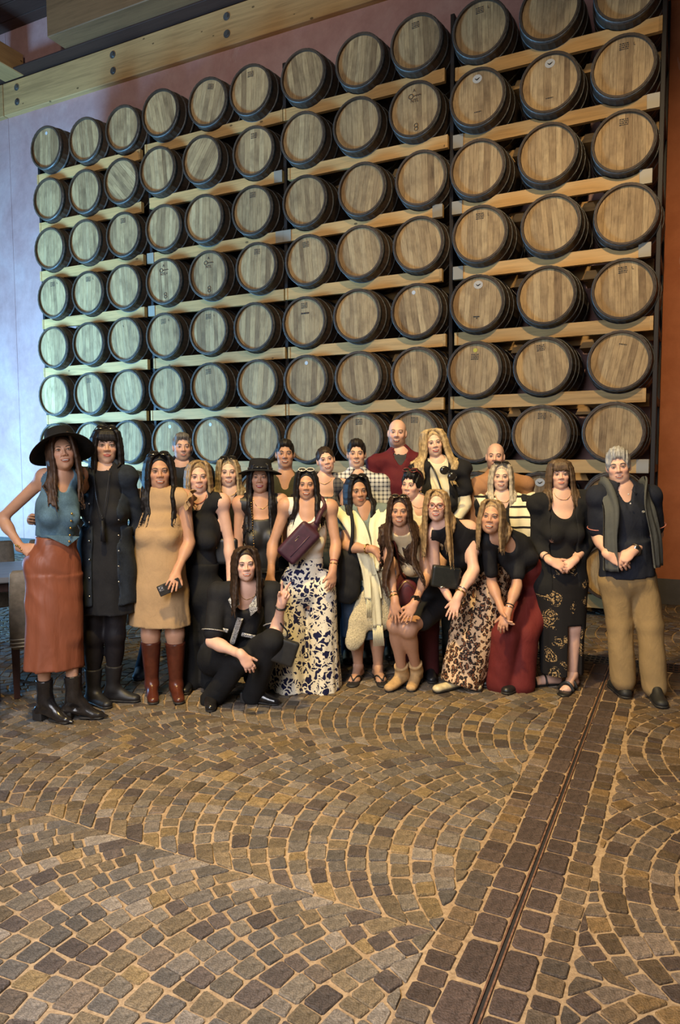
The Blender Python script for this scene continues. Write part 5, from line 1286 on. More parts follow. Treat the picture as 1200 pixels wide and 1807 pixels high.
def woman_strap():
    p = Fig('blonde woman with sunglasses on her head, gripping a tan bag strap', 5.25, skin='light', b=.98, head=(402, 807, 404, 860, 0, 0), N=(405, 876), SA=(374, 888, .02), SB=(435, 888, .05), P=(405, 1030, .05), res=1.1, EA=(376, 958, .0), WA=(399, 938, -.20), EB=(442, 955, .06), WB=(445, 1010, .05))
    p.hand('A', p.T((389, 906, -.22))-p.WA, p.T((420, 915, .1))-p.WA, 1, 'fist'); p.finish()
    p.long_hair(m_hair((.33, .24, .13)), .17, 66, front=.25, vol=1.04, wave=.006)
    p.top('top', m_fabric(BLK), e=.010, neck='v', hem=.8); p.trousers('trousers', m_fabric((.014, .014, .016)), e=.016)
    for S, sg in ((p.SA, -1), (p.SB, 1)): p.mb('ruffle', MB().tube(spline([p.N+p.up*.02+p.lat*sg*.055, S*.6+p.N*.4+p.up*.045+p.fwd*.02, S+p.up*.035+p.lat*sg*.02+p.fwd*.03], 9), [.012, .02, .026, .03, .032, .03, .028, .026, .02], 8), m_fabric(srgb(214, 200, 160)))
    p.sunglasses(True, label='dark sunglasses pushed up on the hair'); p.cuffring('A', SILVER, .034, .005, .05)
    p.necklace(GOLD, .0016, .05)
    o, c = thing_solid('handbag', [boxp(p.T((398, 972, -.20)), (.075, .035, .075), np.eye(3), .02, .01)], .009, m_leather((.012, .012, .013), .4), 'small black handbag with gold clasp on a tan strap', 'bag')
    child_mb('strap', MB().tube(spline([p.T((396, 955, -.20)), p.T((391, 915, -.235)), p.T((387, 893, -.16)), p.T((384, 876, -.05)), p.T((384, 868, .03))], 18), .010, 6), m_leather(srgb(170, 128, 98), .5), o, c, 'tan leather strap')
    child_mb('clasp', MB().ball(p.T((381, 966, -.245)), (.022, .012, .020)), GOLD, o, c, 'gold clasp')
def woman_fedora():
    p = Fig('long black-haired woman in black brimmed hat and black camisole', 5.05, skin='tan', b=.96, head=(459, 815, 459, 870, -.05, .02), N=(461, 893), SA=(424, 896, -.02), SB=(495, 892, .03), P=(464, 1040), EA=(420, 965, .0), WA=(434, 1012, .03), EB=(503, 960, .05), WB=(466, 1000, -.02), res=1.05)
    p.hand('B', p.T((466, 1018, -.04))-p.WB, p.T((480, 1010, .2))-p.WB, 1, 'relax'); p.lipc = srgb(186, 60, 66); p.finish()
    p.long_hair(m_hair((.008, .007, .008)), .40, 70, front=.32, vol=1.05, wave=.008)
    p.top('camisole', m_leather((.012, .012, .013), .5), e=.009, neck='square', hem=.80, armhole=.012); p.trousers('trousers', m_fabric((.012, .012, .013)), e=.014, flare=.02, waist=.74); p.necklace(GOLD, .0016, .075)
    p.hat(m_fabric((.010, .010, .012), .9), R=.165, droop=.028, crown=.085, tilt=(.08, 0), off=.060, band=m_leather((.02, .02, .022), .3), label='black felt hat with a flat brim and leather band')
    p.beads([p.sp(.0, .08, -.075), p.sp(.3, .150, -.07), p.sp(.6, .14, -.06), p.sp(.75, .13, -.03)], .0045, GOLD, 'chain_strap', 34)
    p.mb('belt', MB().tube([p.sp(.78)+p.fwd*.105*math.cos(a)+p.lat*.132*math.sin(a) for a in np.linspace(0, 6.283, 33)], .016, 6, flat=p.up), m_leather((.012, .012, .012), .3))
def man_olive():
    p = Fig('dark-haired young man in olive v-neck tee at the back', 5.70, 'm', 'tan', .96, head=(503, 775, 503, 826, .0, 0), N=(504, 852), SA=(472, 860), SB=(537, 860), res=1.3)
    p.finish(); p.beard = None; p.hair_cap(m_hair((.014, .011, .009), .6), .005, -.01, top=.010, rough=.0022, hairline=.066)
    p.top('tee', m_fabric((.050, .048, .026)), e=.012, sleeve=.45, neck='v', hem=1.1, sleeve_e=.02); p.trousers('jeans', m_denim((.02, .025, .04)))
    for n in 'AB': p.shoe(n, (p.AA if n == 'A' else p.AB)+[0, -.25, -.08], m_leather(BLK))
def woman_crouching():
    p = Fig('crouching dark-haired woman in black blouse and trousers making a peace sign', 4.62, skin='pink', b=1.08, head=(432, 964, 435, 1024, .05, 0, -.12), N=(437, 1047, -.06), SA=(386, 1054, -.03), SB=(479, 1054, -.02), P=(398, 1160, .20), HA=(377, 1165, .20), HB=(428, 1165, .18), KA=(424, 1164, -.12), AA=(372, 1228, .02), KB=(480, 1130, -.20), AB=(446, 1218, .02), EA=(374, 1132, -.14), WA=(427, 1156, -.30), EB=(487, 1118, -.12), WB=(497, 1064, -.24))
    p.hand('A', p.T((448, 1188, -.31))-p.WA, p.T((430, 1180, 0))-p.T((438, 1170, -.27)), 1, 'relax'); p.hand('B', p.T((511, 1027, -.27))-p.WB, np.array([0, -1.0, .0]), -1, 'peace'); p.finish()
    p.long_hair(m_hair(BROWNH), .24, 72, front=.40, vol=1.06, wave=.010, part=.012)
    B = m_fabric(BLK, .8)
    p.top('blouse', B, e=.016, sleeve=.40, neck='scoop', hem=.95, sleeve_e=.017, amp=.005)
    S = m_sequin(); cl = MB()
    for sg in (-1, 1):
        q = [p.N+p.lat*sg*.062+p.fwd*.045+p.up*.012, p.N+p.lat*sg*.105+p.fwd*.095-p.up*.045, p.N+p.lat*sg*.058+p.fwd*.130-p.up*.100, p.N+p.lat*sg*.030+p.fwd*.115-p.up*.045]
        cl.add(q+[v+p.fwd*.008 for v in q], [(0, 1, 2, 3), (7, 6, 5, 4), (0, 4, 5, 1), (1, 5, 6, 2), (2, 6, 7, 3), (3, 7, 4, 0)])
    p.mb('collar', cl, S, smooth=False)
    for n, S0, E in (('A', p.SA, p.EA), ('B', p.SB, p.EB)):
        c = S0+(E-S0)*.78; a, b_, d = frame_of(E-S0); p.mb('sleeve_cuff', MB().tube([c+(a*math.cos(q)+b_*math.sin(q))*.066 for q in np.linspace(0, 6.283, 25)], .012, 6, flat=d), S, label='black and white sequin cuff')
    F0 = lambda t, l: p.sp(t, .158, l)
    for l in (-.10, .085): p.mb('pocket_trim', MB().box(F0(.40, l), (.048, .006, .014), p.tax, .004), S, smooth=False)
    p.mb('placket', MB().add([F0(.22, -.012), F0(.22, .012), F0(.56, .012), F0(.56, -.012), F0(.22, -.02)-p.fwd*.02, F0(.22, .02)-p.fwd*.02, F0(.56, .02)-p.fwd*.02, F0(.56, -.02)-p.fwd*.02], [(0, 1, 2, 3), (0, 4, 5, 1), (1, 5, 6, 2), (2, 6, 7, 3), (3, 7, 4, 0)]), S, smooth=False)
    p.trousers('trousers', m_fabric((.011, .011, .012)), e=.018, waist=None, flare=.01); p.necklace(GOLD, .0016, .06)
    p.cuffring('B', m_leather(BLK), .033, .007, .03, 'wrist_band')
    for n, t in (('A', (372, 1252)), ('B', (486, 1244))): p.shoe(n, G_(*t), m_leather((.015, .014, .014), .2), heel=.03, label='polished black loafer')
    o, c = thing_solid('wristlet', [boxp(p.T((503, 1150, -.20)), (.062, .012, .070), np.array([nrm([1, 0, -.35]), [0, 1, 0], nrm([.35, 0, 1])]), .012, .01)], .008, m_leather((.016, .016, .016), .4), 'flat black pouch hanging from the crouching woman\'s wrist', 'bag')
    child_mb('strap', MB().tube(spline([p.T((500, 1068, -.25)), p.T((489, 1080, -.20)), p.T((495, 1100, -.2)), p.T((507, 1115, -.2)), p.T((505, 1132, -.2))], 16), .006, 6), m_leather(BLK), o, c)
def woman_hair_back():
    p = Fig('woman with dark hair pulled back, tilting her head beside the plaid shirt', 5.55, skin='pink', b=.94, head=(570, 787, 579, 835, .1, 0), N=(572, 856), SA=(536, 866, .02), SB=(604, 864, .03), EA=(520, 890, -.10), WA=(500, 905, .06), P=(570, 1000), res=1.2)
    p.brow = (.08, .05, .035); p.finish(); p.hair_cap(m_hair((.035, .022, .015)), .006, -.03, rough=.0015, hairline=.062); p.mb('hair_bun', MB().ball(p.hp(0, -.115, .02), .035), m_hair((.035, .022, .015)))
    p.top('top', m_plaid(srgb(96, 94, 96), srgb(46, 50, 62)), e=.012, neck='square', hem=1.0, armhole=.008); p.trousers('jeans', m_denim((.03, .04, .06)))
    for n in 'AB': p.shoe(n, (p.AA if n == 'A' else p.AB)+[0, -.25, -.08], m_leather(BLK))
    p.necklace(GOLD, .0016, .05)
def woman_floral():
    p = Fig('straight dark-haired woman in white tank and wide navy floral trousers', 4.94, skin='tan', b=.99, head=(541, 828, 541, 882, -.04, .0), N=(543, 899), SA=(505, 900), SB=(582, 903), P=(540, 1040), EA=(481, 962, .0), WA=(478, 1012, -.08), EB=(593, 960, -.02), WB=(587, 1008, -.12), AA=(510, 1195), AB=(566, 1200))
    p.hand('A', p.T((473, 1038, -.10))-p.WA, p.T((500, 1015, .05))-p.WA, 1, 'relax'); p.hand('B', p.T((585, 1036, -.15))-p.WB, p.T((560, 1012, .05))-p.WB, -1, 'relax'); p.finish()
    p.long_hair(m_hair(BLACKH), .27, 70, front=.38, vol=1.02, sidefront=(0, 1), part=-.012)
    p.top('tank_top', m_fabric(srgb(226, 218, 202), .85, .05), e=.008, neck='scoop', hem=.62, armhole=-.006, amp=.0015)
    FL = m_floral()
    mk = lambda H, bot, top, ph: loft(bot, np.array([p.lat, p.fwd, p.up]), [(0, 0, 0, .150, .15), (.25, 0, 0, .122, .125), (.5, 0, 0, .108, .112), (.70, 0, 0, .10, .11), (.80, 0, 0, .08, .09), (.86, 0, 0, .045, .05)], .02, amp=.09, n=5, ph=ph)
    p.wear('trousers', [q.grow(.012) for q in p.torso[1:3]]+[q.grow(.012) for q in p.torso if q.kind == 'ell' and q.a['r'][2] == .095]+[mk(p.HA, p.T((513, 1214)), p.HA, .4), mk(p.HB, p.T((566, 1216)), p.HB, 2.2), Half(p.sp(.42), p.up)], FL, .009, folds(.004, 8, 5, 12))
    for n, t in (('A', (507, 1208)), ('B', (570, 1210))): p.shoe(n, G_(*t), m_leather(BLK), L=.13)
    p.sunglasses(True, col=(.05, .045, .04), frame=srgb(226, 220, 205), label='white-framed sunglasses on top of the head')
    p.cuffring('B', GOLD, .031, .003, .05); p.cuffring('B', m_plain((.25, .04, .04), .4), .031, .003, .075)
    a = nrm(p.T((562, 915, 0))-p.T((500, 982, 0))); c0 = p.T((527, 958, -.165)); n_ = nrm(np.array([0, -1.0, 0])-(np.array([0, -1.0, 0])@a)*a); w = np.cross(a, n_)
    BM = m_leather(srgb(62, 26, 42), .55)
    o, c = thing_solid('sling_bag', [boxp(c0, (.115, .022, .055), np.array([a, n_, w]), .025, .01), cap(c0+a*.08, c0+a*.19+[0, .03, 0], .05, .022, .02, flat=(n_, .5))], .008, BM, 'burgundy sling bag worn across the white tank top', 'bag')
    child_mb('strap', MB().tube(spline([c0+a*.17+[0, .02, 0], p.T((566, 905, -.12)), p.T((573, 893, -.05)), p.SB*.6+p.N*.4+p.up*.06, p.T((570, 895, .10))], 18), .018, 8), BM, o, c)
    child_mb('zip', MB().tube([c0+n_*.049-a*.10+w*.02, c0+n_*.049+a*.09+w*.02], .0035, 6), m_plain((.10, .045, .07), .4), o, c); child_mb('logo_patch', MB().box(c0+n_*.0475+a*.02-w*.03, (.022, .002, .006), np.array([a, n_, w]), .001), m_plain((.30, .22, .26), .5), o, c)
def man_plaid():
    p = Fig('dark-haired man in navy and white checked shirt at the back', 5.70, 'm', 'mid', 1.0, head=(629, 775, 629, 826, .0, 0), N=(630, 848), SA=(594, 858), SB=(672, 858), res=1.2)
    p.finish(); p.hair_cap(m_hair((.016, .012, .010), .6), .006, -.01, top=.012, rough=.0022, hairline=.066)
    S = m_plaid(srgb(206, 206, 204), srgb(40, 44, 62)); p.top('shirt', S, e=.016, sleeve=.5, neck='v', hem=1.15, sleeve_e=.022); p.collar(S, .075, .035, .45); p.trousers('jeans', m_denim((.02, .025, .04)))
    for n in 'AB': p.shoe(n, (p.AA if n == 'A' else p.AB)+[0, -.25, -.08], m_leather(BLK))
def woman_scarf():
    p = Fig('older woman with long black hair, cream fringed scarf and denim skirt', 5.18, skin='deep', b=1.05, head=(628, 838, 633, 893, .25, -.05), N=(640, 906), SA=(606, 916), SB=(676, 912, .03), P=(645, 1045), EA=(611, 964, -.14), WA=(660, 970, -.30), EB=(692, 965, .10), WB=(700, 1000, .10), AA=(632, 1172), AB=(667, 1174))
    p.hand('A', p.T((686, 984, -.31))-p.WA, p.T((680, 1000, 0))-p.T((680, 970, -.2)), -1, 'relax'); p.smile = .15; p.finish()
    p.long_hair(m_hair(BLACKH), .32, 76, front=.36, vol=1.08, wave=.008)
    p.top('blouse', m_fabric(srgb(112, 124, 120)), e=.014, sleeve=.2, neck='v', hem=.9)
    SCF = m_fabric(srgb(226, 218, 184), .9, .08, 120)
    p.drape('scarf', SCF, [p.sp(.30, -.06, -.10), p.SA+p.up*.055-p.lat*.03, p.sp(.16, .14, -.085), p.sp(.42, .185, -.03), p.sp(.66, .195, .0), p.sp(.82, .19, .02), p.sp(1.02, .185, .03)], [.075, .075, .075, .06, .05, .055, .06], .03, wdir=p.lat)
    p.drape('scarf', SCF, [p.sp(.25, -.06, .10), p.SB+p.up*.055+p.lat*.0, p.sp(.18, .13, .085), p.sp(.40, .17, .09), p.sp(.7, .175, .065)], [.06, .065, .06, .055, .05], .028, wdir=p.lat)
    p.drape('scarf_tail', SCF, [p.sp(.74, .20, .035), p.sp(.95, .205, .045), p.sp(1.35, .20, .05)], [.03, .038, .036], .018)
    fr = MB()
    for k in range(12):
        x = -.045+.095*k/11; fr.tube([p.sp(1.02, .19, .03+x), p.sp(1.24, .192, .03+x*1.15)], .0028, 5); fr.tube([p.sp(1.34, .20, .05+x*.7), p.sp(1.58, .20, .055+x*.8)], .0028, 5)
    p.mb('fringe', fr, SCF)['kind'] = 'stuff'
    FLC = m_fleece(srgb(206, 192, 158))
    p.wear('fleece_jacket', [cap(p.sp(.85, .11, .06), p.sp(1.28, .14, .075), .10, .10, .04, flat=(p.fwd, .5)), cap(p.sp(1.10, .13, -.02), p.sp(1.50, .175, -.12), .080, .070, .05, flat=(p.fwd, .4)), cap(p.sp(.72, .03, -.1), p.sp(.8, .06, .12), .07, .09, .04)], FLC, .012, folds(.008, 3, 14, 18), 'cream fleece jacket tied round the waist')
    p.skirt('skirt', m_denim((.030, .046, .075)), p.T((645, 1030)), p.T((645, 1122)), (.165, .13), (.172, .14), .03, 6)
    for n, t in (('A', (629, 1200)), ('B', (671, 1202))): p.sandal(n, G_(*t), m_plain((.015, .014, .014), .6))
    p.wear('bare_legs', [q.grow(.0005) for q in p.legs['A'][4:]+p.legs['B'][4:]], m_plain(tuple(p.tone*.92), .5), .005)
    p.cuffring('A', GOLD, .033, .005, .06); p.cuffring('B', GOLD, .03, .002, .05)
    p.sunglasses(True, label='dark glasses pushed up on the hair')
    BK = m_fabric((.012, .012, .013), .8)
    o, c = thing_solid('tote_bag', [cap(p.T((613, 990, -.16)), p.T((611, 1040, -.16)), .088, .10, .02, flat=((0, 1, 0), .55)), cap(p.T((600, 985, -.14)), p.T((632, 985, -.14)), .05, .05, .03)], .010, BK, 'large soft black tote bag at the elbow of the woman in the cream scarf', 'bag', disp=folds(.007, 5, 12, 16))
    child_mb('strap', MB().tube(spline([p.T((617, 975, -.2)), p.T((622, 945, -.23)), p.T((621, 912, -.20)), p.T((616, 897, -.10)), p.T((614, 893, .0))], 18), .014, 6), BK, o, c)
def man_maroon():
    p = Fig('tall bald man in maroon quarter-zip pullover at the back', 5.80, 'm', 'pink', 1.08, head=(702, 738, 700, 789, -.05, 0), N=(705, 812), SA=(664, 824), SB=(745, 822), res=1.2)
    p.smile = 1.2; p.beard = (np.array((.16, .07, .035)), .8); p.brow = (.24, .14, .08); p.finish()
    M_ = m_fabric(srgb(88, 26, 34), .8, .12); p.top('pullover', M_, e=.018, sleeve=1.0, neck='v', hem=1.15, amp=.006, sleeve_e=.018); p.collar(M_, .080, .05, .55); p.top('undershirt', m_fabric((.05, .05, .052)), e=.008, neck='crew', hem=.5)
    p.trousers('trousers', m_fabric((.03, .03, .035)))
    for n in 'AB': p.shoe(n, (p.AA if n == 'A' else p.AB)+[0, -.25, -.08], m_leather(BLK))
def woman_long_blonde():
    p = Fig('tall woman with long wavy blonde hair, cream top and black cardigan', 5.60, skin='light', b=.98, head=(762, 757, 769, 806, .1, .0), N=(772, 825), SA=(738, 836, .02), SB=(816, 836, .0), P=(776, 985), EB=(822, 890, .0), WB=(800, 925, -.10), EA=(728, 890, .05), WA=(740, 940, .1), res=1.1)
    p.hand('B', p.T((788, 940, -.12))-p.WB, p.T((780, 925, .1))-p.WB, -1, 'relax'); p.lipc = srgb(190, 84, 84); p.brow = (.14, .09, .05); p.finish()
    p.long_hair(m_hair((.46, .33, .17)), .30, 84, front=.22, vol=1.22, wave=.030, spread=.22, part=-.015, rad=.015, capthick=.014)
    p.top('top', m_fabric(srgb(220, 210, 182), .85, .08), e=.010, sleeve=.98, neck='crew', hem=1.0, amp=.003)
    CD = m_fabric(BLK, .85)
    p.top('cardigan', CD, e=.026, sleeve=.30, neck='scoop', hem=.62, amp=.006, sleeve_e=.020, label='black cardigan over the shoulders', cuts=[boxp(p.sp(.4, .22, .01), (.068, .2, .5), p.tax, 0, .006, 's')])
    p.trousers('jeans', m_denim((.03, .04, .06))); 
    for n in 'AB': p.shoe(n, (p.AA if n == 'A' else p.AB)+[0, -.25, -.08], m_leather(BLK))
    p.beads([p.sp(-.02, .05, -.07), p.sp(.12, .13, -.02), p.sp(.45, .155, .05), p.sp(.75, .135, .10)], .007, m_leather(BLK), 'shoulder_strap')
    c = p.T((791, 835, -.21)); g = MB(); ln = MB()
    for dx, dz in ((-.028, .022), (.030, -.026)): ln.ball(c+[dx, 0, dz], (.034, .008, .030), None, 12, 6); g.tube([c+np.array([dx+.034*math.cos(a), -.002, dz+.030*math.sin(a)]) for a in np.linspace(0, 6.283, 17)], .004, 5)
    o = p.mb('sunglasses', g, m_plain(BLK, .3), label='black sunglasses hooked into the cream neckline'); p.mb('lens', ln, m_plain((.02, .017, .015), .1), o)
def woman_updo():
    p = Fig('dark-haired woman in white top looking aside, sunglasses on her pinned-up hair', 5.20, skin='pink', b=.95, head=(730, 829, 724, 882, -.45, -.05), N=(738, 898), SA=(703, 910), SB=(768, 908), P=(740, 1040), res=1.15)
    p.smile = .5; p.finish(); p.hair_cap(m_hair(BLACKH), .010, -.03, top=.012, rough=.004, hairline=.058); p.mb('hair_bun', MB().ball(p.hp(0, -.10, .06), (.045, .04, .045)), m_hair(BLACKH))
    p.top('top', m_fabric(srgb(222, 214, 196), .85, .06), e=.010, sleeve=.15, neck='v', hem=.9); p.trousers('trousers', m_fabric(srgb(74, 30, 30)), e=.02, flare=.02)
    p.sunglasses(True, frame=srgb(120, 40, 40), label='red-framed sunglasses on the pinned-up hair'); p.mb('earring', MB().ball(p.hp(.082, -.005, -.045), .006), GOLD); p.necklace(GOLD, .003, .05, 20)
    for n in 'AB': p.shoe(n, (p.AA if n == 'A' else p.AB)+[0, -.25, -.08], m_leather(BLK))
def woman_hands_on_knees():
    p = Fig('long brown-haired woman in cream tank and black shorts, hands on her knees', 4.95, skin='tan', b=.95, head=(705, 874, 705, 929, -.03, 0, -.16), N=(711, 943, -.12), SA=(684, 952, -.10), SB=(743, 950, -.06), P=(764, 1050, .20), HA=(742, 1062, .18), HB=(786, 1056, .24), KA=(697, 1102, -.18), KB=(721, 1110, -.20), AA=(710, 1190, .03), AB=(735, 1184, .06), EA=(687, 1010, -.14), WA=(697, 1062, -.26), EB=(754, 1012, -.12), WB=(731, 1065, -.28))
    p.hand('A', p.T((695, 1094, -.28))-p.WA, p.T((705, 1080, .1))-p.T((697, 1070, -.26)), 1, 'flat'); p.hand('B', p.T((712, 1098, -.31))-p.WB, p.T((725, 1095, .1))-p.T((720, 1080, -.28)), -1, 'flat'); p.finish()
    p.long_hair(m_hair((.040, .021, .013)), .46, 76, front=.62, vol=1.02, wave=.022, part=.0, frontang=92, spread=.10)
    p.top('tank_top', m_fabric(srgb(206, 186, 150), .8, .06), e=.009, neck='crew', hem=.86, armhole=.004, amp=.002)
    p.trousers('shorts', m_fabric(BLK), e=.018, length=.34, waist=None)
    MR = m_leather(srgb(80, 26, 30), .5)
    for S, sg in ((p.SA, -1), (p.SB, 1)): p.mb('vest_edge', MB().tube(spline([p.N+p.lat*sg*.075-p.fwd*.03+p.up*.03, S-p.lat*sg*.012+p.up*.050, S-p.lat*sg*.022+p.fwd*.075-p.up*.05, p.sp(.42, .06, sg*.135), p.sp(.62, .03, sg*.13)], 18), .008, 6), MR, label='maroon edging of the armhole')
    for n, t in (('A', (704, 1213)), ('B', (728, 1217))): p.shoe(n, G_(*t), m_leather(srgb(186, 150, 102), .75), shaft=.09, heel=.02, label='tan suede ankle boot')
    p.cuffring('B', m_plain(BLK, .3), .031, .011, .035, 'watch'); p.cuffring('A', GOLD, .030, .006, .04); p.cuffring('A', SILVER, .030, .003, .065); p.necklace(GOLD, .0015, .06); p.necklace(GOLD, .0015, .10)
    p.mb('watch_face', MB().box(p.WB+nrm(p.EB-p.WB)*.035+[0, -.031, .012], (.017, .005, .019), None, .003), m_plain((.02, .02, .022), .1))
    o, c = thing_solid('crossbody_bag', [cap(p.T((720, 1038, -.05)), p.T((717, 1058, -.05)), .065, .070, .02, flat=((0, 1, 0), .42))], .008, MR, 'rounded maroon leather bag between the arms of the woman in the cream tank', 'bag')
    child_mb('zip', MB().tube(spline([p.T((703, 1042, -.09)), p.T((716, 1026, -.09)), p.T((733, 1040, -.09))], 12), .003, 6), GOLD, o, c)
    p.sunglasses(True, frame=(.10, .06, .03), label='brown sunglasses on top of the brown hair')
def woman_leopard():
    p = Fig('bending blonde woman with glasses, black halter top and leopard print skirt', 4.90, skin='pink', b=1.08, head=(772, 863, 770, 919, -.08, .0, -.16), N=(784, 936, -.10), SA=(762, 948, -.10), SB=(826, 942, -.03), P=(862, 1010, .22), HA=(842, 1025, .20), HB=(880, 1022, .25), KA=(812, 1115, .12), KB=(842, 1112, .14), AA=(802, 1196, .02), AB=(836, 1188, .12), EB=(836, 1006, -.12), WB=(807, 1056, -.24), EA=(768, 1010, -.05), WA=(790, 1050, -.14))
    p.hand('B', p.T((796, 1088, -.27))-p.WB, p.T((830, 1085, .1))-p.T((800, 1070, -.24)), -1, 'flat'); p.smile = .75; p.brow = (.22, .13, .07); p.lipc = srgb(180, 92, 84); p.finish()
    p.long_hair(m_hair((.27, .175, .085)), .34, 70, front=.45, vol=1.05, sidefront=(0, 1), part=-.01)
    p.top('halter_top', m_fabric((.010, .010, .013), .75), e=.012, neck='high', hem=.94, armhole=.006, amp=.003)
    p.skirt('skirt', m_leopard(), p.T((868, 988, .20)), p.T((812, 1208, .04)), (.150, .125), (.150, .14), .035, 5, mid=[(.80, .180, .165), (.5, .165, .16)], disp=folds(.004, 6, 8, 10))
    p.sunglasses(False, frame=srgb(120, 52, 46), name='eyeglasses', label='red-brown framed eyeglasses', lens=False)
    p.shoe('A', G_(764, 1224), m_leather(srgb(206, 190, 150), .5), 'low', label='cream ballet flat'); p.shoe('B', G_(838, 1212), m_leather(srgb(206, 190, 150), .5), 'low', label='cream ballet flat')
    p.cuffring('B', GOLD, .033, .005, .05); p.cuffring('B', SILVER, .033, .004, .075)
    o, c = thing_solid('clutch_bag', [boxp(p.T((786, 1018, -.12)), (.085, .022, .062), np.array([nrm([1, .0, -.13]), [0, 1, 0], nrm([.13, 0, 1])]), .012, .01)], .008, m_leather((.014, .016, .015), .35), 'boxy black clutch bag held before the leopard skirt woman', 'bag')
    child_mb('clasp', MB().ball(p.T((781, 1036, -.16)), (.02, .006, .006)), SILVER, o, c)
def man_tan_shirt():
    p = Fig('bald man with short beard in tan open shirt at the back', 5.70, 'm', 'pink', 1.1, head=(875, 780, 873, 830, -.05, 0), N=(878, 850), SA=(843, 866), SB=(925, 864), P=(884, 1020), res=1.2)
    p.smile = .45; p.beard = (np.array((.07, .04, .03)), .75); p.brow = (.12, .07, .045); p.scalp = (np.array((.12, .08, .06)), .25); p.finish()
    T_ = m_fabric(srgb(166, 122, 88), .85, .1); p.top('shirt', T_, e=.024, sleeve=.55, neck='v', hem=1.15, amp=.006, sleeve_e=.016, cuts=[boxp(p.sp(.3, .22, .0), (.045, .2, .6), p.tax, 0, .006, 's')]); p.collar(T_, .082, .03, .8)
    p.top('tee', m_fabric(srgb(196, 184, 160), .9, .05), e=.012, neck='crew', hem=1.0); p.trousers('trousers', m_fabric(srgb(150, 128, 92)))
    for n in 'AB': p.shoe(n, (p.AA if n == 'A' else p.AB)+[0, -.25, -.08], m_leather(srgb(150, 140, 120), .6))
def woman_striped_scarf():
    p = Fig('woman with long pale blonde hair and cream scarf with black stripes', 5.30, skin='light', b=.96, head=(885, 816, 884, 866, .0, 0), N=(886, 886), SA=(852, 896), SB=(922, 894), P=(890, 1035), res=1.1, EB=(930, 955, .02), EA=(846, 958, .02))
    p.finish(); p.lipc = srgb(190, 90, 88)
    p.long_hair(m_hair((.42, .36, .27)), .22, 70, front=.25, vol=1.08, wave=.010, part=.005)
    p.top('top', m_fabric(BLK), e=.010, sleeve=.12, neck='v', hem=1.0); p.trousers('trousers', m_fabric(srgb(160, 140, 108)), e=.02)
    ST = m_stripe(srgb(226, 216, 186), (.015, .015, .018), 13.5, .22, 2)
    p.drape('scarf', ST, [p.sp(.3, -.05, -.1), p.SA+p.up*.06+p.lat*.01, p.sp(.2, .13, -.105), p.sp(.62, .14, -.12), p.sp(.95, .15, -.12)], [.06, .07, .06, .06, .05], .03, wdir=p.lat)
    p.drape('scarf', ST, [p.sp(.3, -.05, .1), p.SB+p.up*.06-p.lat*.005, p.sp(.2, .12, .12), p.sp(.50, .13, .13), p.sp(.72, .13, .12)], [.07, .09, .095, .085, .07], .035, wdir=p.lat)
    p.sunglasses(True, label='black sunglasses on the pale blonde hair'); p.necklace(GOLD, .002, .06)
    for n in 'AB': p.shoe(n, (p.AA if n == 'A' else p.AB)+[0, -.25, -.08], m_leather(srgb(190, 180, 160), .6))
def woman_bending_maroon():
    p = Fig('bending young woman with tied blonde hair, black tee and maroon trousers', 4.90, skin='tan', b=.96, head=(871, 881, 865, 942, -.15, .05, -.16), N=(884, 952, -.10), SA=(862, 962, -.09), SB=(915, 970, -.03), P=(955, 1030, .18), HA=(938, 1042, .16), HB=(968, 1040, .20), KA=(893, 1120, -.04), KB=(926, 1118, .0), AA=(884, 1196, .02), AB=(917, 1198, .0), EB=(912, 1034, -.10), WB=(895, 1082, -.20), EA=(868, 1030, -.05), WA=(885, 1075, -.16))
    p.hand('B', p.T((884, 1112, -.24))-p.WB, p.T((920, 1110, .1))-p.T((890, 1100, -.2)), -1, 'relax'); p.smile = 1.2; p.brow = (.14, .085, .05); p.finish()
    p.long_hair(m_hair((.25, .165, .085)), .15, 62, front=.25, vol=.98, sidefront=(0, 1), part=.0, capthick=.008)
    p.top('tee', m_fabric((.013, .013, .015), .75), e=.010, sleeve=.36, neck='scoop', hem=.88, amp=.003)
    p.trousers('trousers', m_fabric(srgb(104, 38, 36), .75, .15), e=.020, flare=.050, knee=.088, waist=None, length=1.0, amp=.006)
    for n, t in (('A', (866, 1213)), ('B', (890, 1226))): p.shoe(n, G_(*t), m_leather((.014, .014, .015), .4), 'low', label='black ballet flat')
    p.cuffring('B', SILVER, .030, .004, .04); p.cuffring('B', m_plain(BLK, .4), .030, .004, .06)
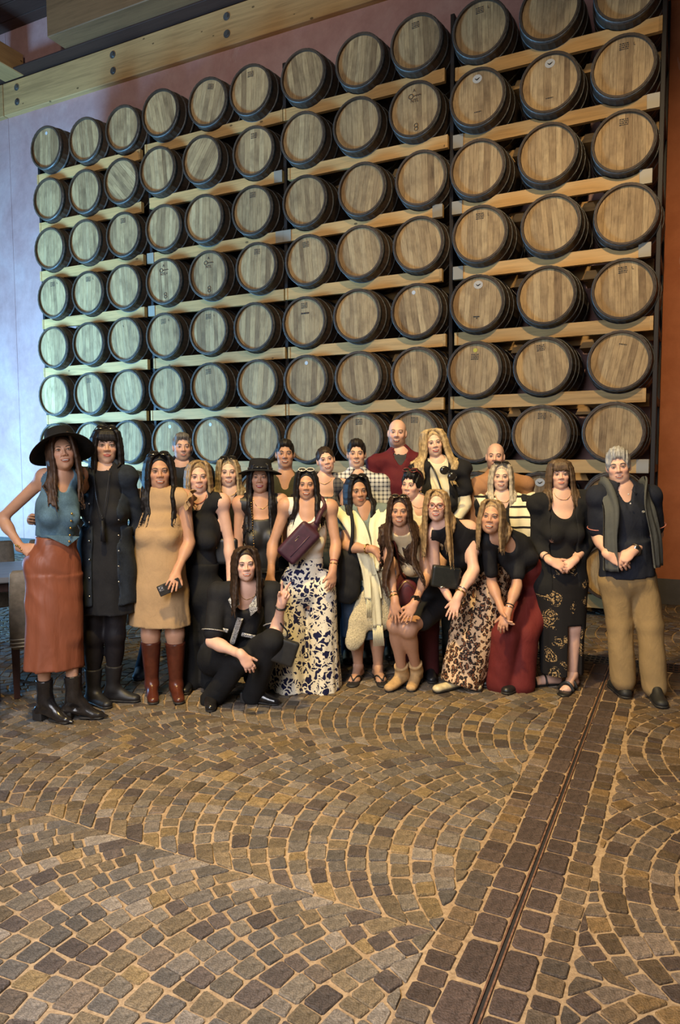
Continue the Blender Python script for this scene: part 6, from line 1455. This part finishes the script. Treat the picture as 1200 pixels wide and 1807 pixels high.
def woman_patterned_skirt():
    p = Fig('woman with layered brown hair, black cardigan and long patterned black skirt', 4.95, skin='pink', b=1.06, head=(988, 811, 989, 863, .08, .03), N=(989, 884), SA=(951, 896, 0), SB=(1031, 893, 0), P=(990, 1030), EA=(946, 966, .04), WA=(972, 990, -.14), EB=(1040, 958, .04), WB=(1012, 990, -.15), AA=(973, 1190, .05), AB=(1010, 1186, -.02), KA=(975, 1110, .0), KB=(1012, 1105, -.04))
    p.hand('A', p.T((1000, 1003, -.19))-p.WA, p.T((990, 1015, 0))-p.T((985, 990, -.15)), 1, 'relax'); p.hand('B', p.T((987, 1008, -.17))-p.WB, p.T((1000, 1015, 0))-p.T((1000, 990, -.15)), -1, 'hold'); p.smile = .35; p.brow = (.12, .08, .05); p.finish()
    p.long_hair(m_hair((.095, .060, .034)), .20, 72, front=.25, vol=1.12, wave=.012, fringe=5, capthick=.014, spread=.05)
    p.top('top', m_fabric((.011, .011, .012)), e=.010, neck='deep', hem=.85, armhole=-.02)
    CD = m_fabric((.013, .013, .014), .9)
    p.top('cardigan', CD, e=.024, sleeve_e=.014, sleeve=.70, neck='deep', hem=1.10, amp=.006, label='sheer black cardigan hanging open', cuts=[boxp(p.sp(.6, .22, -.01), (.085, .2, .8), p.tax, 0, .006, 's')], k_add=[loft(p.sp(1.2), p.tax, [(0, 0, -.01, .185, .13), (.3, 0, 0, .17, .13), (.45, 0, 0, .15, .12)], .03)])
    p.skirt('skirt', m_paisley(), p.T((989, 990)), p.T((991, 1186)), (.145, .115), (.150, .14), .04, 6, mid=[(.7, .165, .14)], cuts=[boxp(p.T((1019, 1160, -.18)), (.050, .22, .20), np.eye(3), 0, .006, 's')])
    for n, t in (('A', (968, 1208)), ('B', (996, 1225))): p.sandal(n, G_(*t), m_leather((.014, .014, .014), .4), 'slide')
    p.wear('bare_legs', [q.grow(.0005) for q in p.legs['A'][4:]+p.legs['B'][4:]], m_plain(tuple(p.tone*.92), .5), .005)
    p.cuffring('A', m_plain(BLK, .4), .031, .004, .05); p.necklace(GOLD, .0016, .05)
def man_khaki():
    p = Fig('grey-haired man in navy polo and khaki trousers, hands clasped, far right', 4.75, 'm', 'pink', 1.03, head=(1088, 792, 1094, 853, .0, 0), N=(1096, 872), SA=(1054, 884), SB=(1147, 882), P=(1106, 1020), EA=(1056, 946, .06), WA=(1074, 979, -.14), EB=(1158, 943, .06), WB=(1116, 973, -.16), AA=(1100, 1192), AB=(1155, 1204, -.06), KA=(1093, 1100, 0), KB=(1147, 1104, -.04), HA=(1088, 1026), HB=(1130, 1026))
    p.hand('A', p.T((1105, 996, -.19))-p.WA, p.T((1095, 1010, 0))-p.T((1090, 985, -.15)), 1, 'relax'); p.hand('B', p.T((1090, 994, -.19))-p.WB, p.T((1105, 1010, 0))-p.T((1100, 985, -.16)), -1, 'hold'); p.smile = .6; p.brow = (.06, .05, .045); p.finish()
    p.hair_cap(m_hair((.34, .33, .31), .55), .011, -.022, top=.018, rough=.0028, hairline=.064)
    p.top('polo_shirt', m_fabric(NAVY, .85), e=.018, sleeve=.40, neck='v', hem=.98, sleeve_e=.015, amp=.004, k_add=[loft(p.sp(1.0), p.tax, [(0, 0, 0, .175, .14), (.25, 0, 0, .165, .14)], .04)]); p.collar(m_fabric(NAVY, .85), .082, .035, .55)
    GY = m_fabric(srgb(84, 86, 84), .9, .12)
    for sg, S in ((-1, p.SA), (1, p.SB)): p.drape('sweater', GY, [p.sp(.35, -.11, sg*.10), p.SA*0+S-p.lat*sg*.045+p.up*.075, p.sp(.16, .135, sg*.120), p.sp(.5, .155, sg*.145), p.sp(.86, .15, sg*.150)], [.07, .055, .048, .045, .05], .03, label='grey knit draped over the shoulder')
    for n, S0, E in (('A', p.SA, p.EA), ('B', p.SB, p.EB)):
        c = S0+(E-S0)*.77; a, b_, d = frame_of(E-S0); p.mb('sleeve_stripe', MB().tube([c+(a*math.cos(q)+b_*math.sin(q))*.070 for q in np.linspace(0, 6.283, 25)], .003, 6), m_plain(srgb(190, 120, 110), .7))
    p.trousers('trousers', m_fabric(srgb(150, 126, 88), .85, .10), e=.020, flare=.022, knee=.072, waist=.78, amp=.008)
    for n, t in (('A', (1095, 1224)), ('B', (1163, 1243))): p.shoe(n, G_(*t), m_leather((.014, .014, .014), .6), L=.22, label='black walking shoe')
    p.cuffring('B', m_leather((.03, .02, .015)), .034, .010, .03, 'watch'); p.mb('watch_face', MB().ball(p.WB+nrm(p.EB-p.WB)*.03+[0, -.033, .012], (.021, .008, .021)), SILVER); p.mb('shirt_emblem', MB().box(p.sp(.24, .152, .075), (.009, .003, .006), p.tax, .002), m_plain((.6, .6, .6), .6)); p.mb('buttons', MB().ball(p.sp(.04, .13, -.005), .006, None, 8, 5).ball(p.sp(.14, .152, -.005), .006, None, 8, 5), m_plain((.6, .58, .55), .4))['kind'] = 'stuff'
PEOPLE = [woman_wide_hat, woman_denim_jacket, woman_tan_dress, man_grey_navy, woman_black_vneck, woman_strap, woman_fedora, man_olive, woman_crouching, woman_hair_back, woman_floral, man_plaid, woman_scarf, man_maroon, woman_long_blonde, woman_updo, woman_hands_on_knees, woman_leopard, man_tan_shirt, woman_striped_scarf, woman_bending_maroon, woman_patterned_skirt, man_khaki]
for fn in PEOPLE: fn()
